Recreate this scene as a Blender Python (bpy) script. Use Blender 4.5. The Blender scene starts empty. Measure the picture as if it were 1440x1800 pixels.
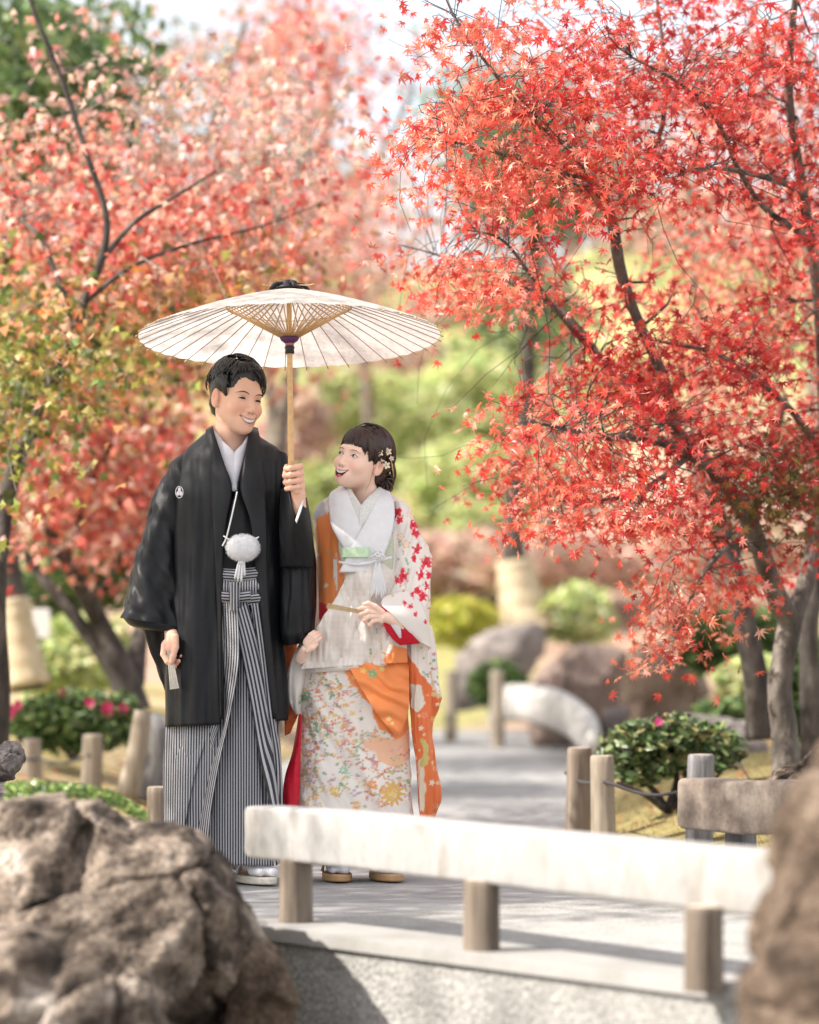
import bpy, math, random
import numpy as np
from mathutils import Vector, Matrix

random.seed(7); rng = np.random.default_rng(7)
S = bpy.context.scene
COL = S.collection

# ------------------------------------------------------------------ camera, sky, sun, exposure
F = 5100.0            # focal length in photograph pixels (85 mm on a 24 mm wide frame)
CZ = 0.76             # camera height above the path
HOR = 1145.0          # row of the horizon
FOCUS = 9.62
cam_d = bpy.data.cameras.new('camera'); cam = bpy.data.objects.new('camera', cam_d); COL.objects.link(cam)
cam.location = (0, 0, CZ); cam.rotation_euler = (math.radians(90), 0, 0)
cam_d.sensor_fit = 'HORIZONTAL'; cam_d.sensor_width = 24; cam_d.lens = 85
cam_d.shift_y = (HOR - 900) / 1440
cam_d.clip_start = 0.1; cam_d.clip_end = 600
cam_d.dof.use_dof = True; cam_d.dof.focus_distance = FOCUS; cam_d.dof.aperture_fstop = 1.4
S.camera = cam
SUN_FROM = Vector((-0.80, -0.20, 0.76)).normalized()
elev = math.asin(SUN_FROM.z); azim = math.atan2(SUN_FROM.x, SUN_FROM.y)
world = bpy.data.worlds.new('World'); S.world = world; world.use_nodes = True
wn = world.node_tree.nodes; wl = world.node_tree.links
sky = wn.new('ShaderNodeTexSky'); sky.sky_type = 'NISHITA'; sky.sun_disc = False
sky.sun_elevation = elev; sky.sun_rotation = azim
sky.air_density = 1.0; sky.dust_density = 3.0; sky.ozone_density = 0.6
bg = wn['Background']; bg.inputs['Strength'].default_value = 0.15
# thin white veil of cloud over the whole sky
wtc = wn.new('ShaderNodeTexCoord'); wnz = wn.new('ShaderNodeTexNoise'); wnz.inputs['Scale'].default_value = 2.2; wnz.inputs['Detail'].default_value = 7
wl.new(wtc.outputs['Generated'], wnz.inputs['Vector'])
wmr = wn.new('ShaderNodeMapRange'); wmr.inputs[1].default_value = .35; wmr.inputs[2].default_value = .62; wmr.inputs[3].default_value = .45; wmr.inputs[4].default_value = .9
wl.new(wnz.outputs['Fac'], wmr.inputs[0])
wmx = wn.new('ShaderNodeMix'); wmx.data_type = 'RGBA'; wl.new(wmr.outputs[0], wmx.inputs[0]); wl.new(sky.outputs[0], wmx.inputs[6]); wmx.inputs[7].default_value = (4.4, 4.3, 4.2, 1)
wl.new(wmx.outputs[2], bg.inputs[0])
sun_d = bpy.data.lights.new('sun', 'SUN'); sun = bpy.data.objects.new('sun', sun_d); COL.objects.link(sun)
sun_d.energy = 4.5; sun_d.angle = math.radians(0.53); sun_d.color = (1.0, 0.93, 0.83)
sun.rotation_euler = SUN_FROM.to_track_quat('Z', 'Y').to_euler()
sun.location = (-8, -3, 9)
S.view_settings.view_transform = 'Standard'; S.view_settings.look = 'None'
S.view_settings.exposure = 1.15; S.view_settings.gamma = 1.0
S.view_settings.use_curve_mapping = False
S.render.engine = 'CYCLES'
S.cycles.use_denoising = True
S.cycles.max_bounces = 8; S.cycles.diffuse_bounces = 4; S.cycles.transmission_bounces = 5
S.cycles.sample_clamp_indirect = 8

# ------------------------------------------------------------------ small helpers
def P(px, py, d):
    return np.array([(px - 720) * d / F, d, CZ + (HOR - py) * d / F])

def tag(o, label=None, cat=None, group=None, kind=None):
    if label: o['label'] = label
    if cat: o['category'] = cat
    if group: o['group'] = group
    if kind: o['kind'] = kind
    return o

def empty(name, loc, label=None, cat=None, group=None):
    o = bpy.data.objects.new(name, None); COL.objects.link(o); o.location = tuple(float(v) for v in loc)
    o.empty_display_size = .1
    return tag(o, label, cat, group)

def link(name, me, parent=None, loc=None):
    o = bpy.data.objects.new(name, me); COL.objects.link(o)
    if loc is not None: o.location = tuple(float(v) for v in loc)
    if parent is not None:
        o.parent = parent
        if loc is None: o.location = tuple(-v for v in parent.location)
    return o

def mesh(name, V, Fc, mat=None, col=None, uv=None, smooth=True):
    """V (n,3); Fc (m,k) array of equal-sized faces, or list of such arrays"""
    V = np.asarray(V, dtype=np.float32)
    arrs = Fc if isinstance(Fc, list) and len(Fc) and isinstance(Fc[0], np.ndarray) else [np.asarray(Fc, dtype=np.int32)]
    arrs = [a for a in arrs if len(a)]
    me = bpy.data.meshes.new(name)
    me.vertices.add(len(V)); me.vertices.foreach_set('co', V.ravel())
    loops = np.concatenate([a.ravel() for a in arrs]).astype(np.int32)
    tot = np.concatenate([np.full(len(a), a.shape[1], dtype=np.int32) for a in arrs])
    st = np.concatenate([[0], np.cumsum(tot)[:-1]]).astype(np.int32)
    me.loops.add(len(loops)); me.loops.foreach_set('vertex_index', loops)
    me.polygons.add(len(tot)); me.polygons.foreach_set('loop_start', st); me.polygons.foreach_set('loop_total', tot)
    me.polygons.foreach_set('use_smooth', np.full(len(tot), smooth, dtype=bool))
    me.update(calc_edges=True)
    if col is not None:
        c = np.ones((len(V), 4), dtype=np.float32); c[:, :3] = np.asarray(col)[:, :3]
        a = me.color_attributes.new('Col', 'FLOAT_COLOR', 'POINT'); a.data.foreach_set('color', c.ravel())
    if uv is not None:
        l = me.uv_layers.new(name='UVMap'); l.data.foreach_set('uv', np.asarray(uv, dtype=np.float32)[loops].ravel())
    if mat: me.materials.append(mat)
    return me

def _h(ix, iy, iz, seed):
    n = (ix.astype(np.int64) * 73856093) ^ (iy.astype(np.int64) * 19349663) ^ (iz.astype(np.int64) * 83492791) ^ (seed * 2654435)
    n = (n ^ (n >> 13)) * 1274126177 & 0x7fffffff
    n = (n ^ (n >> 15)) * 1103515245 & 0x7fffffff
    return (n & 0xffffff) / float(0xffffff)

def vnoise(p, seed=0):
    p = np.asarray(p, dtype=np.float64); i = np.floor(p).astype(np.int64); f = p - i
    u = f * f * (3 - 2 * f); r = 0
    for dx in (0, 1):
        for dy in (0, 1):
            for dz in (0, 1):
                w = (u[..., 0] if dx else 1 - u[..., 0]) * (u[..., 1] if dy else 1 - u[..., 1]) * (u[..., 2] if dz else 1 - u[..., 2])
                r = r + w * _h(i[..., 0] + dx, i[..., 1] + dy, i[..., 2] + dz, seed)
    return r * 2 - 1

def fbm(p, oct=4, seed=0, lac=2.03, gain=.5):
    r = 0; a = 1; p = np.asarray(p, dtype=np.float64)
    for o in range(oct):
        r = r + a * vnoise(p, seed + o * 17); p = p * lac + 3.1; a *= gain
    return r

def smooth01(t): t = np.clip(t, 0, 1); return t * t * (3 - 2 * t)
def mixc(a, b, t): t = np.asarray(t)[..., None]; return np.asarray(a) * (1 - t) + np.asarray(b) * t

# ------------------------------------------------------------------ materials
def nd(nt, typ, **kw):
    n = nt.nodes.new(typ)
    for k, v in kw.items(): setattr(n, k, v)
    return n

def mat(name, cols, scale=5, detail=6, rough=.7, bump=.2, bscale=None, stretch=(1, 1, 1), dist=.02, spec=.4, fine=None,
        pos=None, sheen=0, sss=0):
    """noise-mottled surface: cols is a list of 2-4 linear colours"""
    m = bpy.data.materials.new(name); m.use_nodes = True; nt = m.node_tree; b = nt.nodes['Principled BSDF']; L = nt.links
    tc = nd(nt, 'ShaderNodeTexCoord'); mp = nd(nt, 'ShaderNodeMapping'); mp.inputs['Scale'].default_value = stretch
    L.new(tc.outputs['Object'], mp.inputs[0])
    n = nd(nt, 'ShaderNodeTexNoise'); n.inputs['Scale'].default_value = scale; n.inputs['Detail'].default_value = detail
    n.inputs['Roughness'].default_value = .62
    L.new(mp.outputs[0], n.inputs['Vector'])
    r = nd(nt, 'ShaderNodeValToRGB'); el = r.color_ramp.elements
    while len(el) < len(cols): el.new(.5)
    pp = pos or [.32 + .36 * i / (len(cols) - 1) for i in range(len(cols))]
    for e, c, q in zip(el, cols, pp): e.position = q; e.color = (*c, 1)
    L.new(n.outputs['Fac'], r.inputs[0])
    out = r.outputs[0]
    if fine:
        n3 = nd(nt, 'ShaderNodeTexNoise'); n3.inputs['Scale'].default_value = fine[0]; n3.inputs['Detail'].default_value = 3
        L.new(mp.outputs[0], n3.inputs['Vector'])
        mr = nd(nt, 'ShaderNodeMapRange'); mr.inputs[1].default_value = .3; mr.inputs[2].default_value = .7
        mr.inputs[3].default_value = 1 - fine[1]; mr.inputs[4].default_value = 1 + fine[1]
        L.new(n3.outputs['Fac'], mr.inputs[0])
        vm = nd(nt, 'ShaderNodeVectorMath', operation='SCALE'); L.new(out, vm.inputs[0]); L.new(mr.outputs[0], vm.inputs['Scale'])
        out = vm.outputs[0]
    L.new(out, b.inputs['Base Color'])
    b.inputs['Roughness'].default_value = rough; b.inputs['Specular IOR Level'].default_value = spec
    if sheen: b.inputs['Sheen Weight'].default_value = sheen
    if bump:
        n2 = nd(nt, 'ShaderNodeTexNoise'); n2.inputs['Scale'].default_value = bscale or scale * 6; n2.inputs['Detail'].default_value = 5
        L.new(mp.outputs[0], n2.inputs['Vector'])
        bp = nd(nt, 'ShaderNodeBump'); bp.inputs['Strength'].default_value = bump; bp.inputs['Distance'].default_value = dist
        L.new(n2.outputs['Fac'], bp.inputs['Height']); L.new(bp.outputs[0], b.inputs['Normal'])
    return m

def mat_col(name, rough=.6, spec=.4, transl=0, sss=0, sheen=0, bump=0, bscale=300, gain=1.0):
    """colour comes from the mesh's own colour attribute (dye, pigment, painted shade)"""
    m = bpy.data.materials.new(name); m.use_nodes = True; nt = m.node_tree; b = nt.nodes['Principled BSDF']; L = nt.links
    a = nd(nt, 'ShaderNodeAttribute', attribute_name='Col')
    L.new(a.outputs['Color'], b.inputs['Base Color'])
    b.inputs['Roughness'].default_value = rough; b.inputs['Specular IOR Level'].default_value = spec
    if sheen: b.inputs['Sheen Weight'].default_value = sheen
    if sss:
        b.inputs['Subsurface Weight'].default_value = sss; b.inputs['Subsurface Radius'].default_value = (1, .35, .2)
        b.inputs['Subsurface Scale'].default_value = .006
    if bump:
        tc = nd(nt, 'ShaderNodeTexCoord'); n2 = nd(nt, 'ShaderNodeTexNoise'); n2.inputs['Scale'].default_value = bscale
        n2.inputs['Detail'].default_value = 3; L.new(tc.outputs['Object'], n2.inputs['Vector'])
        bp = nd(nt, 'ShaderNodeBump'); bp.inputs['Strength'].default_value = bump; bp.inputs['Distance'].default_value = .002
        L.new(n2.outputs['Fac'], bp.inputs['Height']); L.new(bp.outputs[0], b.inputs['Normal'])
    if transl:
        t = nd(nt, 'ShaderNodeBsdfTranslucent'); L.new(a.outputs['Color'], t.inputs[0])
        mx = nd(nt, 'ShaderNodeMixShader'); mx.inputs[0].default_value = transl
        L.new(b.outputs[0], mx.inputs[1]); L.new(t.outputs[0], mx.inputs[2])
        L.new(mx.outputs[0], nt.nodes['Material Output'].inputs[0])
    return m

def flat(name, c, rough=.6, spec=.4, transl=0, sheen=0, metal=0):
    m = bpy.data.materials.new(name); m.use_nodes = True; nt = m.node_tree; b = nt.nodes['Principled BSDF']; L = nt.links
    tc = nd(nt, 'ShaderNodeTexCoord'); n = nd(nt, 'ShaderNodeTexNoise'); n.inputs['Scale'].default_value = 60; n.inputs['Detail'].default_value = 4
    L.new(tc.outputs['Object'], n.inputs['Vector'])
    r = nd(nt, 'ShaderNodeValToRGB'); e = r.color_ramp.elements
    e[0].position = .3; e[1].position = .7
    e[0].color = (*[v * .86 for v in c], 1); e[1].color = (*[min(1, v * 1.1) for v in c], 1)
    L.new(n.outputs['Fac'], r.inputs[0]); L.new(r.outputs[0], b.inputs['Base Color'])
    b.inputs['Roughness'].default_value = rough; b.inputs['Specular IOR Level'].default_value = spec; b.inputs['Metallic'].default_value = metal
    if sheen: b.inputs['Sheen Weight'].default_value = sheen
    if transl:
        t = nd(nt, 'ShaderNodeBsdfTranslucent'); L.new(r.outputs[0], t.inputs[0])
        mx = nd(nt, 'ShaderNodeMixShader'); mx.inputs[0].default_value = transl
        L.new(b.outputs[0], mx.inputs[1]); L.new(t.outputs[0], mx.inputs[2]); L.new(mx.outputs[0], nt.nodes['Material Output'].inputs[0])
    return m

M = {}
M['leaf'] = mat_col('maple_leaf', rough=.36, spec=.6, transl=.5)
M['leafbg'] = mat_col('foliage', rough=.5, spec=.45, transl=.35)
M['gloss'] = mat_col('glossy_leaf', rough=.3, spec=.6, transl=.18)
M['bark'] = mat('bark', [(.022, .018, .017), (.055, .047, .042), (.13, .115, .10)], scale=14, rough=.85, bump=.7, bscale=60, stretch=(1, 1, .35), dist=.01)
M['bark2'] = mat('bark_mottled', [(.05, .043, .038), (.11, .095, .083), (.21, .19, .165)], scale=14, rough=.85, bump=.7, bscale=60, stretch=(1, 1, .35), dist=.01)
M['barkpale'] = mat('bark_pale', [(.09, .075, .065), (.19, .16, .135), (.28, .25, .21)], scale=10, rough=.85, bump=.5, bscale=50, stretch=(1, 1, .4), dist=.01)
M['straw'] = mat('straw_wrap', [(.46, .37, .24), (.60, .51, .36)], scale=20, rough=.8, bump=.5, bscale=120, stretch=(1, 1, .12))
M['railwood'] = mat('weathered_rail', [(.25, .23, .205), (.32, .31, .30), (.35, .345, .34), (.28, .26, .235)], scale=6, detail=10, rough=.75, bump=.45, bscale=50, stretch=(1, 1, .5), fine=(30, .07), dist=.006)
M['railgrey'] = mat('grey_rail_wood', [(.11, .088, .072), (.21, .17, .14), (.30, .255, .215)], scale=9, rough=.8, bump=.35, bscale=60, fine=(70, .12), dist=.006)
M['postwood'] = mat('post_wood', [(.09, .068, .052), (.17, .135, .105), (.25, .205, .165)], scale=26, rough=.8, bump=.5, bscale=110, stretch=(1, 1, .08), dist=.006, fine=(90, .15))
M['postgrey'] = mat('post_grey_wood', [(.06, .06, .065), (.17, .17, .18), (.30, .29, .28)], scale=26, rough=.85, bump=.8, bscale=90, stretch=(1, 1, .07), dist=.008)
M['postpale'] = mat('post_pale_wood', [(.15, .125, .095), (.27, .23, .18), (.36, .31, .25)], scale=20, rough=.8, bump=.4, bscale=80, stretch=(1, 1, .1), dist=.006)
M['endgrain'] = mat('end_grain', [(.36, .31, .25), (.52, .47, .40)], scale=30, rough=.85, bump=.3)
M['rope'] = flat('rope', (.05, .045, .05), rough=.9)

def rockmat(name, cols, scale=3, moss=None):
    m = mat(name, cols, scale=scale, detail=10, rough=.88, bump=.7, bscale=38, dist=.02, fine=(70, .45), spec=.25)
    return m
M['rock1'] = rockmat('rock_brown', [(.012, .009, .007), (.060, .045, .035), (.22, .175, .14), (.44, .39, .34)], 6)
M['rock2'] = rockmat('rock_grey', [(.08, .07, .068), (.20, .175, .165), (.32, .285, .265)], 2.6)
M['rock3'] = rockmat('rock_tan', [(.014, .010, .008), (.065, .045, .032), (.125, .09, .066), (.22, .17, .13)], 7)
M['rock5'] = rockmat('rock_sand', [(.16, .11, .08), (.30, .225, .17), (.44, .36, .28)], 2.0)
M['rock4'] = rockmat('rock_pink', [(.12, .085, .075), (.23, .175, .15), (.36, .29, .25)], 2.0)
# ------------------------------------------------------------------ geometry tools
def tube_data(pts, rad, n=7, cap=True, flatten=None):
    pts = np.asarray(pts, dtype=float); k = len(pts); rad = np.broadcast_to(np.asarray(rad, dtype=float), (k,))
    t = np.gradient(pts, axis=0); t /= np.linalg.norm(t, axis=1)[:, None] + 1e-12
    ref = np.array([0, 0, 1.]) if abs(t[0][2]) < .9 else np.array([0, 1., 0])
    u = np.cross(t[0], ref); u /= np.linalg.norm(u); U = []
    for i in range(k):
        u = u - t[i] * np.dot(u, t[i]); u /= np.linalg.norm(u) + 1e-12; U.append(u)
    U = np.array(U); W = np.cross(t, U)
    a = np.arange(n) * 2 * np.pi / n
    fl = 1 if flatten is None else flatten
    V = pts[:, None] + rad[:, None, None] * (np.cos(a)[None, :, None] * U[:, None] + fl * np.sin(a)[None, :, None] * W[:, None])
    V = V.reshape(-1, 3)
    i = np.arange(k - 1)[:, None] * n; j = np.arange(n)[None]; j2 = (j + 1) % n
    Q = np.stack([i + j, i + j2, i + n + j2, i + n + j], -1).reshape(-1, 4)
    if cap:
        V = np.vstack([V, pts[0], pts[-1]]); c0, c1 = len(V) - 2, len(V) - 1; b = (k - 1) * n
        q = np.arange(n); q2 = (q + 1) % n
        T = np.vstack([np.stack([q2, q, np.full(n, c0)], -1), np.stack([b + q, b + q2, np.full(n, c1)], -1)])
    else: T = np.zeros((0, 3), dtype=int)
    return V, Q, T

class Geo:
    def __init__(s): s.V = []; s.Q = []; s.T = []; s.C = []; s.n = 0; s.UV = []
    def add(s, V, Q=None, T=None, c=None, uv=None):
        s.V.append(V)
        if Q is not None and len(Q): s.Q.append(np.asarray(Q) + s.n)
        if T is not None and len(T): s.T.append(np.asarray(T) + s.n)
        if c is not None:
            c = np.asarray(c, dtype=float); s.C.append(np.broadcast_to(c, (len(V), 3)) if c.ndim == 1 else c)
        if uv is not None: s.UV.append(uv)
        s.n += len(V); return s
    def tube(s, pts, rad, n=7, c=None, flatten=None, cap=True):
        V, Q, T = tube_data(pts, rad, n, cap, flatten); return s.add(V, Q, T, c)
    def build(s, name, m, parent=None, smooth=True, loc=None):
        fa = []
        if s.Q: fa.append(np.vstack(s.Q))
        if s.T: fa.append(np.vstack(s.T))
        me = mesh(name, np.vstack(s.V), fa, m, np.vstack(s.C) if s.C else None, np.vstack(s.UV) if s.UV else None, smooth)
        return link(name, me, parent, loc)

def spline(pts, n):
    """Catmull-Rom through pts, n samples; works for any column count"""
    p = np.asarray(pts, dtype=float)
    if len(p) == 2: return p[0] + (p[1] - p[0]) * np.linspace(0, 1, n)[:, None]
    e = np.vstack([2 * p[0] - p[1], p, 2 * p[-1] - p[-2]])
    t = np.linspace(0, len(p) - 1, n); i = np.minimum(t.astype(int), len(p) - 2); f = (t - i)[:, None]
    a, b, c, d = e[i], e[i + 1], e[i + 2], e[i + 3]
    return .5 * ((2 * b) + (-a + c) * f + (2 * a - 5 * b + 4 * c - d) * f ** 2 + (-a + 3 * b - 3 * c + d) * f ** 3)

def grid_faces(nv, nu, closed=False):
    m = nu if closed else nu - 1
    i = np.arange(nv - 1)[:, None] * nu; j = np.arange(m)[None]; j2 = (j + 1) % nu
    return np.stack([i + j, i + j2, i + nu + j2, i + nu + j], -1).reshape(-1, 4)

def surface_nets(f, org, h):
    s = f < 0; nx, ny, nz = f.shape
    c = s[:-1, :-1, :-1].astype(np.int8) * 0
    for dx in (0, 1):
        for dy in (0, 1):
            for dz in (0, 1): c = c + s[dx:nx - 1 + dx, dy:ny - 1 + dy, dz:nz - 1 + dz]
    I = np.argwhere((c > 0) & (c < 8)); idx = np.full(c.shape, -1, dtype=np.int64); idx[tuple(I.T)] = np.arange(len(I))
    acc = np.zeros((len(I), 3)); cnt = np.zeros(len(I))
    cor = [(a, b, d) for a in (0, 1) for b in (0, 1) for d in (0, 1)]
    for a in cor:
        for ax in range(3):
            if a[ax]: continue
            b = list(a); b[ax] = 1
            fa = f[I[:, 0] + a[0], I[:, 1] + a[1], I[:, 2] + a[2]]; fb = f[I[:, 0] + b[0], I[:, 1] + b[1], I[:, 2] + b[2]]
            m = (fa < 0) != (fb < 0); t = np.where(m, fa / np.where(m, fa - fb, 1), 0)
            pt = np.tile(np.array(a, dtype=float), (len(I), 1)); pt[:, ax] += t
            acc[m] += pt[m]; cnt[m] += 1
    V = (I + acc / cnt[:, None]) * h + np.asarray(org)
    Q = []
    for ax in range(3):
        sl0 = [slice(None)] * 3; sl1 = [slice(None)] * 3; sl0[ax] = slice(0, -1); sl1[ax] = slice(1, None)
        A = s[tuple(sl0)]; B = s[tuple(sl1)]
        for flip, mm in ((0, A & ~B), (1, ~A & B)):
            E = np.argwhere(mm); o = [k for k in range(3) if k != ax]
            ok = np.all(E[:, o] > 0, axis=1) & (E[:, o[0]] < f.shape[o[0]] - 1) & (E[:, o[1]] < f.shape[o[1]] - 1); E = E[ok]
            q = []
            for d0, d1 in ((-1, -1), (0, -1), (0, 0), (-1, 0)):
                e = E.copy(); e[:, o[0]] += d0; e[:, o[1]] += d1; q.append(idx[tuple(e.T)])
            q = np.stack(q, -1)
            if (flip == 1) != (ax == 1): q = q[:, ::-1]
            Q.append(q)
    return V, np.vstack(Q)

def sd_ell(p, c, r):
    r = np.asarray(r, dtype=np.float32); q = p - np.asarray(c, dtype=np.float32)
    k0 = np.linalg.norm(q / r, axis=-1); k1 = np.linalg.norm(q / (r * r), axis=-1); return k0 * (k0 - 1) / (k1 + 1e-9)
def sd_cap(p, a, b, ra, rb=None):
    rb = ra if rb is None else rb; a = np.asarray(a, dtype=np.float32); b = np.asarray(b, dtype=np.float32); ab = b - a
    h = np.clip(((p - a) @ ab) / float(ab @ ab + 1e-12), 0, 1)
    return np.linalg.norm(p - a - h[..., None] * ab, axis=-1) - (ra + (rb - ra) * h)
def smin(a, b, k): h = np.clip(.5 + .5 * (b - a) / k, 0, 1); return b * (1 - h) + a * h - k * h * (1 - h)
def smax(a, b, k): return -smin(-a, -b, k)
def sgrid(lo, hi, h):
    ax = [np.arange(lo[i], hi[i] + h, h, dtype=np.float32) for i in range(3)]
    return np.stack(np.meshgrid(*ax, indexing='ij'), -1)

# leaves -----------------------------------------------------------
def maple_tpl():
    # seven pointed lobes, a short stalk; slightly cupped
    ang = [0, 42, 82, 122]; ln = [1.0, .92, .72, .42]; V = [(0, 0, 0)]; tips = []
    a_s = [-122, -82, -42, 0, 42, 82, 122]; l_s = [.42, .72, .92, 1.0, .92, .72, .42]
    for i, (a, l) in enumerate(zip(a_s, l_s)):
        r = math.radians(a); V.append((math.sin(r) * l, math.cos(r) * l, -.16 * l))
        if i < 6:
            am = math.radians((a + a_s[i + 1]) / 2); V.append((math.sin(am) * .33, math.cos(am) * .33, .02))
    T = [(0, i, i + 1) for i in range(1, 13)]
    V += [(.025, 0, 0), (-.025, 0, 0), (0, -.75, .12)]; k = len(V); T.append((k - 3, k - 2, k - 1))
    return np.array(V, dtype=float), np.array(T)
def simple_tpl():
    V = [(0, -.7, 0), (.75, .1, -.1), (.12, .15, .05), (0, 1, -.1), (-.12, .15, .05), (-.75, .1, -.1)]
    T = [(0, 1, 2), (2, 3, 4), (0, 2, 4), (0, 4, 5)]
    return np.array(V, dtype=float), np.array(T)
def oval_tpl():
    V = [(0, -1, 0), (.42, -.3, .06), (.40, .4, .04), (0, 1, -.1), (-.40, .4, .04), (-.42, -.3, .06), (0, 0, -.06)]
    T = [(6, i, (i + 1) % 6) for i in range(6)]
    return np.array(V, dtype=float), np.array(T)
MAPLE, SIMPLE, OVAL = maple_tpl(), simple_tpl(), oval_tpl()

def rand_frames(n, droop=.6, up=.5, face=None, r=None):
    """random leaf frames: y axis = tip direction (drooping), z = normal (mostly up)"""
    r = r or rng
    t = r.normal(size=(n, 3)); t[:, 2] = t[:, 2] * .5 - droop; t /= np.linalg.norm(t, axis=1)[:, None]
    z = r.normal(size=(n, 3)) * .8; z[:, 2] += up
    if face is not None: z += np.asarray(face)
    z -= t * np.sum(z * t, 1)[:, None]; z /= np.linalg.norm(z, axis=1)[:, None]
    x = np.cross(t, z); return np.stack([x, t, z], 1)      # rows are axes
def leaf_cloud(name, C, size, cols, tpl, m, parent=None, frames=None, loc=None, droop=.6, up=.5, face=None):
    n = len(C); R = frames if frames is not None else rand_frames(n, droop, up, face)
    tv, tf = tpl; size = np.broadcast_to(size, (n,))
    V = np.einsum('kj,njd->nkd', tv, R) * size[:, None, None] + np.asarray(C)[:, None]
    T = tf[None] + (np.arange(n) * len(tv))[:, None, None]
    c = np.repeat(np.asarray(cols), len(tv), axis=0)
    return link(name, mesh(name, V.reshape(-1, 3), T.reshape(-1, 3), m, c, smooth=False), parent, loc)

def palette(n, cols, w=None, jit=.18, r=None):
    r = r or rng
    cols = np.asarray(cols); i = r.choice(len(cols), n, p=None if w is None else np.asarray(w) / np.sum(w))
    return np.clip(cols[i] * (1 + r.normal(size=(n, 1)) * jit) * (1 + r.normal(size=(n, 3)) * jit * .35), .003, .95)
# ------------------------------------------------------------------ ground
LP = np.array([-.187, 7.61]); LD = np.array([.629, -.778]); LN = np.array([.778, .629])
def lp(s, t=0): return LP + s * LD + t * LN
def xl(y): return np.interp(y, [6, 9, 11, 14, 18, 24, 30, 40], [-1.5, -1.15, -1.05, -1.1, -.95, -.7, -.5, -.5])
def xr(y): return np.interp(y, [6, 9.3, 11.6, 14, 18, 23, 30, 40], [2.4, .95, .66, .8, 1.1, 1.55, 2.3, 3.2])
def hill(y, x): return smooth01((y - 27 + .12 * np.abs(x)) / 42) * 9.5 + np.clip(y - 69, 0, 200) * .12
def gz(x, y):
    x = np.asarray(x, dtype=float); y = np.asarray(y, dtype=float)
    dr = np.clip(x - xr(y), 0, 9); dl = np.clip(xl(y) - x, 0, 9)
    z = smooth01(dr / .9) * np.interp(y, [8, 10, 12, 16, 26], [0, .06, .24, .30, .5]) + smooth01(dl / 1.2) * np.interp(y, [8, 10, 13, 16, 26], [0, .04, .06, .25, .45])
    sd = (x - LP[0]) * LN[0] + (y - LP[1]) * LN[1]
    z = z * smooth01((y - 8) / 2)
    z = z - .85 * smooth01((.5 - sd) / .45)
    far = smooth01((y - 20) / 10)
    return z + hill(y, x) + (dr + dl > 0) * .015 * fbm(np.stack([x, y, x * 0], -1) * 1.4, 3, 5) * 1.0 - .03 * ((dr + dl) <= 0)

M['lawn'] = None
def lawnmat():
    m = bpy.data.materials.new('lawn'); m.use_nodes = True; nt = m.node_tree; b = nt.nodes['Principled BSDF']; L = nt.links
    a = nd(nt, 'ShaderNodeAttribute', attribute_name='Col'); tc = nd(nt, 'ShaderNodeTexCoord')
    n = nd(nt, 'ShaderNodeTexNoise'); n.inputs['Scale'].default_value = 14; n.inputs['Detail'].default_value = 8; n.inputs['Roughness'].default_value = .75
    L.new(tc.outputs['Object'], n.inputs['Vector'])
    mr = nd(nt, 'ShaderNodeMapRange'); mr.inputs[1].default_value = .3; mr.inputs[2].default_value = .7; mr.inputs[3].default_value = .5; mr.inputs[4].default_value = 1.45
    L.new(n.outputs['Fac'], mr.inputs[0]); vm = nd(nt, 'ShaderNodeVectorMath', operation='SCALE'); L.new(a.outputs['Color'], vm.inputs[0]); L.new(mr.outputs[0], vm.inputs['Scale'])
    L.new(vm.outputs[0], b.inputs['Base Color']); b.inputs['Roughness'].default_value = .95; b.inputs['Specular IOR Level'].default_value = .15
    bp = nd(nt, 'ShaderNodeBump'); bp.inputs['Strength'].default_value = .8; bp.inputs['Distance'].default_value = .03; L.new(n.outputs['Fac'], bp.inputs['Height']); L.new(bp.outputs[0], b.inputs['Normal'])
    return m
M['lawn'] = lawnmat()
M['path'] = mat('asphalt', [(.20, .20, .205), (.27, .268, .27), (.33, .325, .32)], scale=1.6, detail=9, rough=.85, bump=.35, bscale=220, dist=.004, fine=(260, .22))
M['deck'] = mat('washed_aggregate', [(.26, .255, .24), (.33, .325, .31), (.38, .375, .36)], scale=5, detail=8, rough=.8, bump=.9, bscale=95, dist=.008, fine=(120, .28))
M['flank'] = mat('pebble_dash', [(.22, .215, .205), (.31, .305, .29), (.37, .36, .345)], scale=5, detail=8, rough=.8, bump=1.0, bscale=70, dist=.012, fine=(80, .30))
M['kerb'] = mat('smooth_concrete', [(.25, .245, .23), (.31, .302, .29), (.35, .34, .328)], scale=4, rough=.75, bump=.2, bscale=120, dist=.004, fine=(160, .10))
M['bed'] = mat('stream_bed', [(.05, .045, .04), (.12, .11, .10), (.2, .18, .16)], scale=8, rough=.6, bump=.8)

ys = np.concatenate([np.arange(2, 16, .14), 16 * 1.022 ** np.arange(0, 95)]); xs = np.sinh(np.linspace(-3.7, 3.7, 221)) / np.sinh(3.7) * 60
X, Y = np.meshgrid(xs, ys); Z = gz(X, Y); Vg = np.stack([X, Y, Z], -1).reshape(-1, 3)
n1 = fbm(np.stack([X * .9, Y * .5, X * 0], -1), 4, 3); n2 = fbm(np.stack([X * .35, Y * .16, X * 0 + 4], -1), 3, 8)
near = mixc((.26, .19, .12), (.27, .23, .10), smooth01(n1 * 1.1 + .35)); near = np.where((X < -1)[..., None], mixc((.50, .40, .24), (.36, .32, .12), smooth01(n1 * 1.2 + .3)), near)
midc = mixc((.42, .29, .22), (.33, .31, .13), smooth01(n2 * 1.6 + .25))
farc = mixc((.27, .31, .11), (.38, .34, .16), smooth01(n2 * 1.3 + .5))
t1 = smooth01((Y - 19) / 10); t2 = smooth01((Y - 42) / 7)
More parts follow.
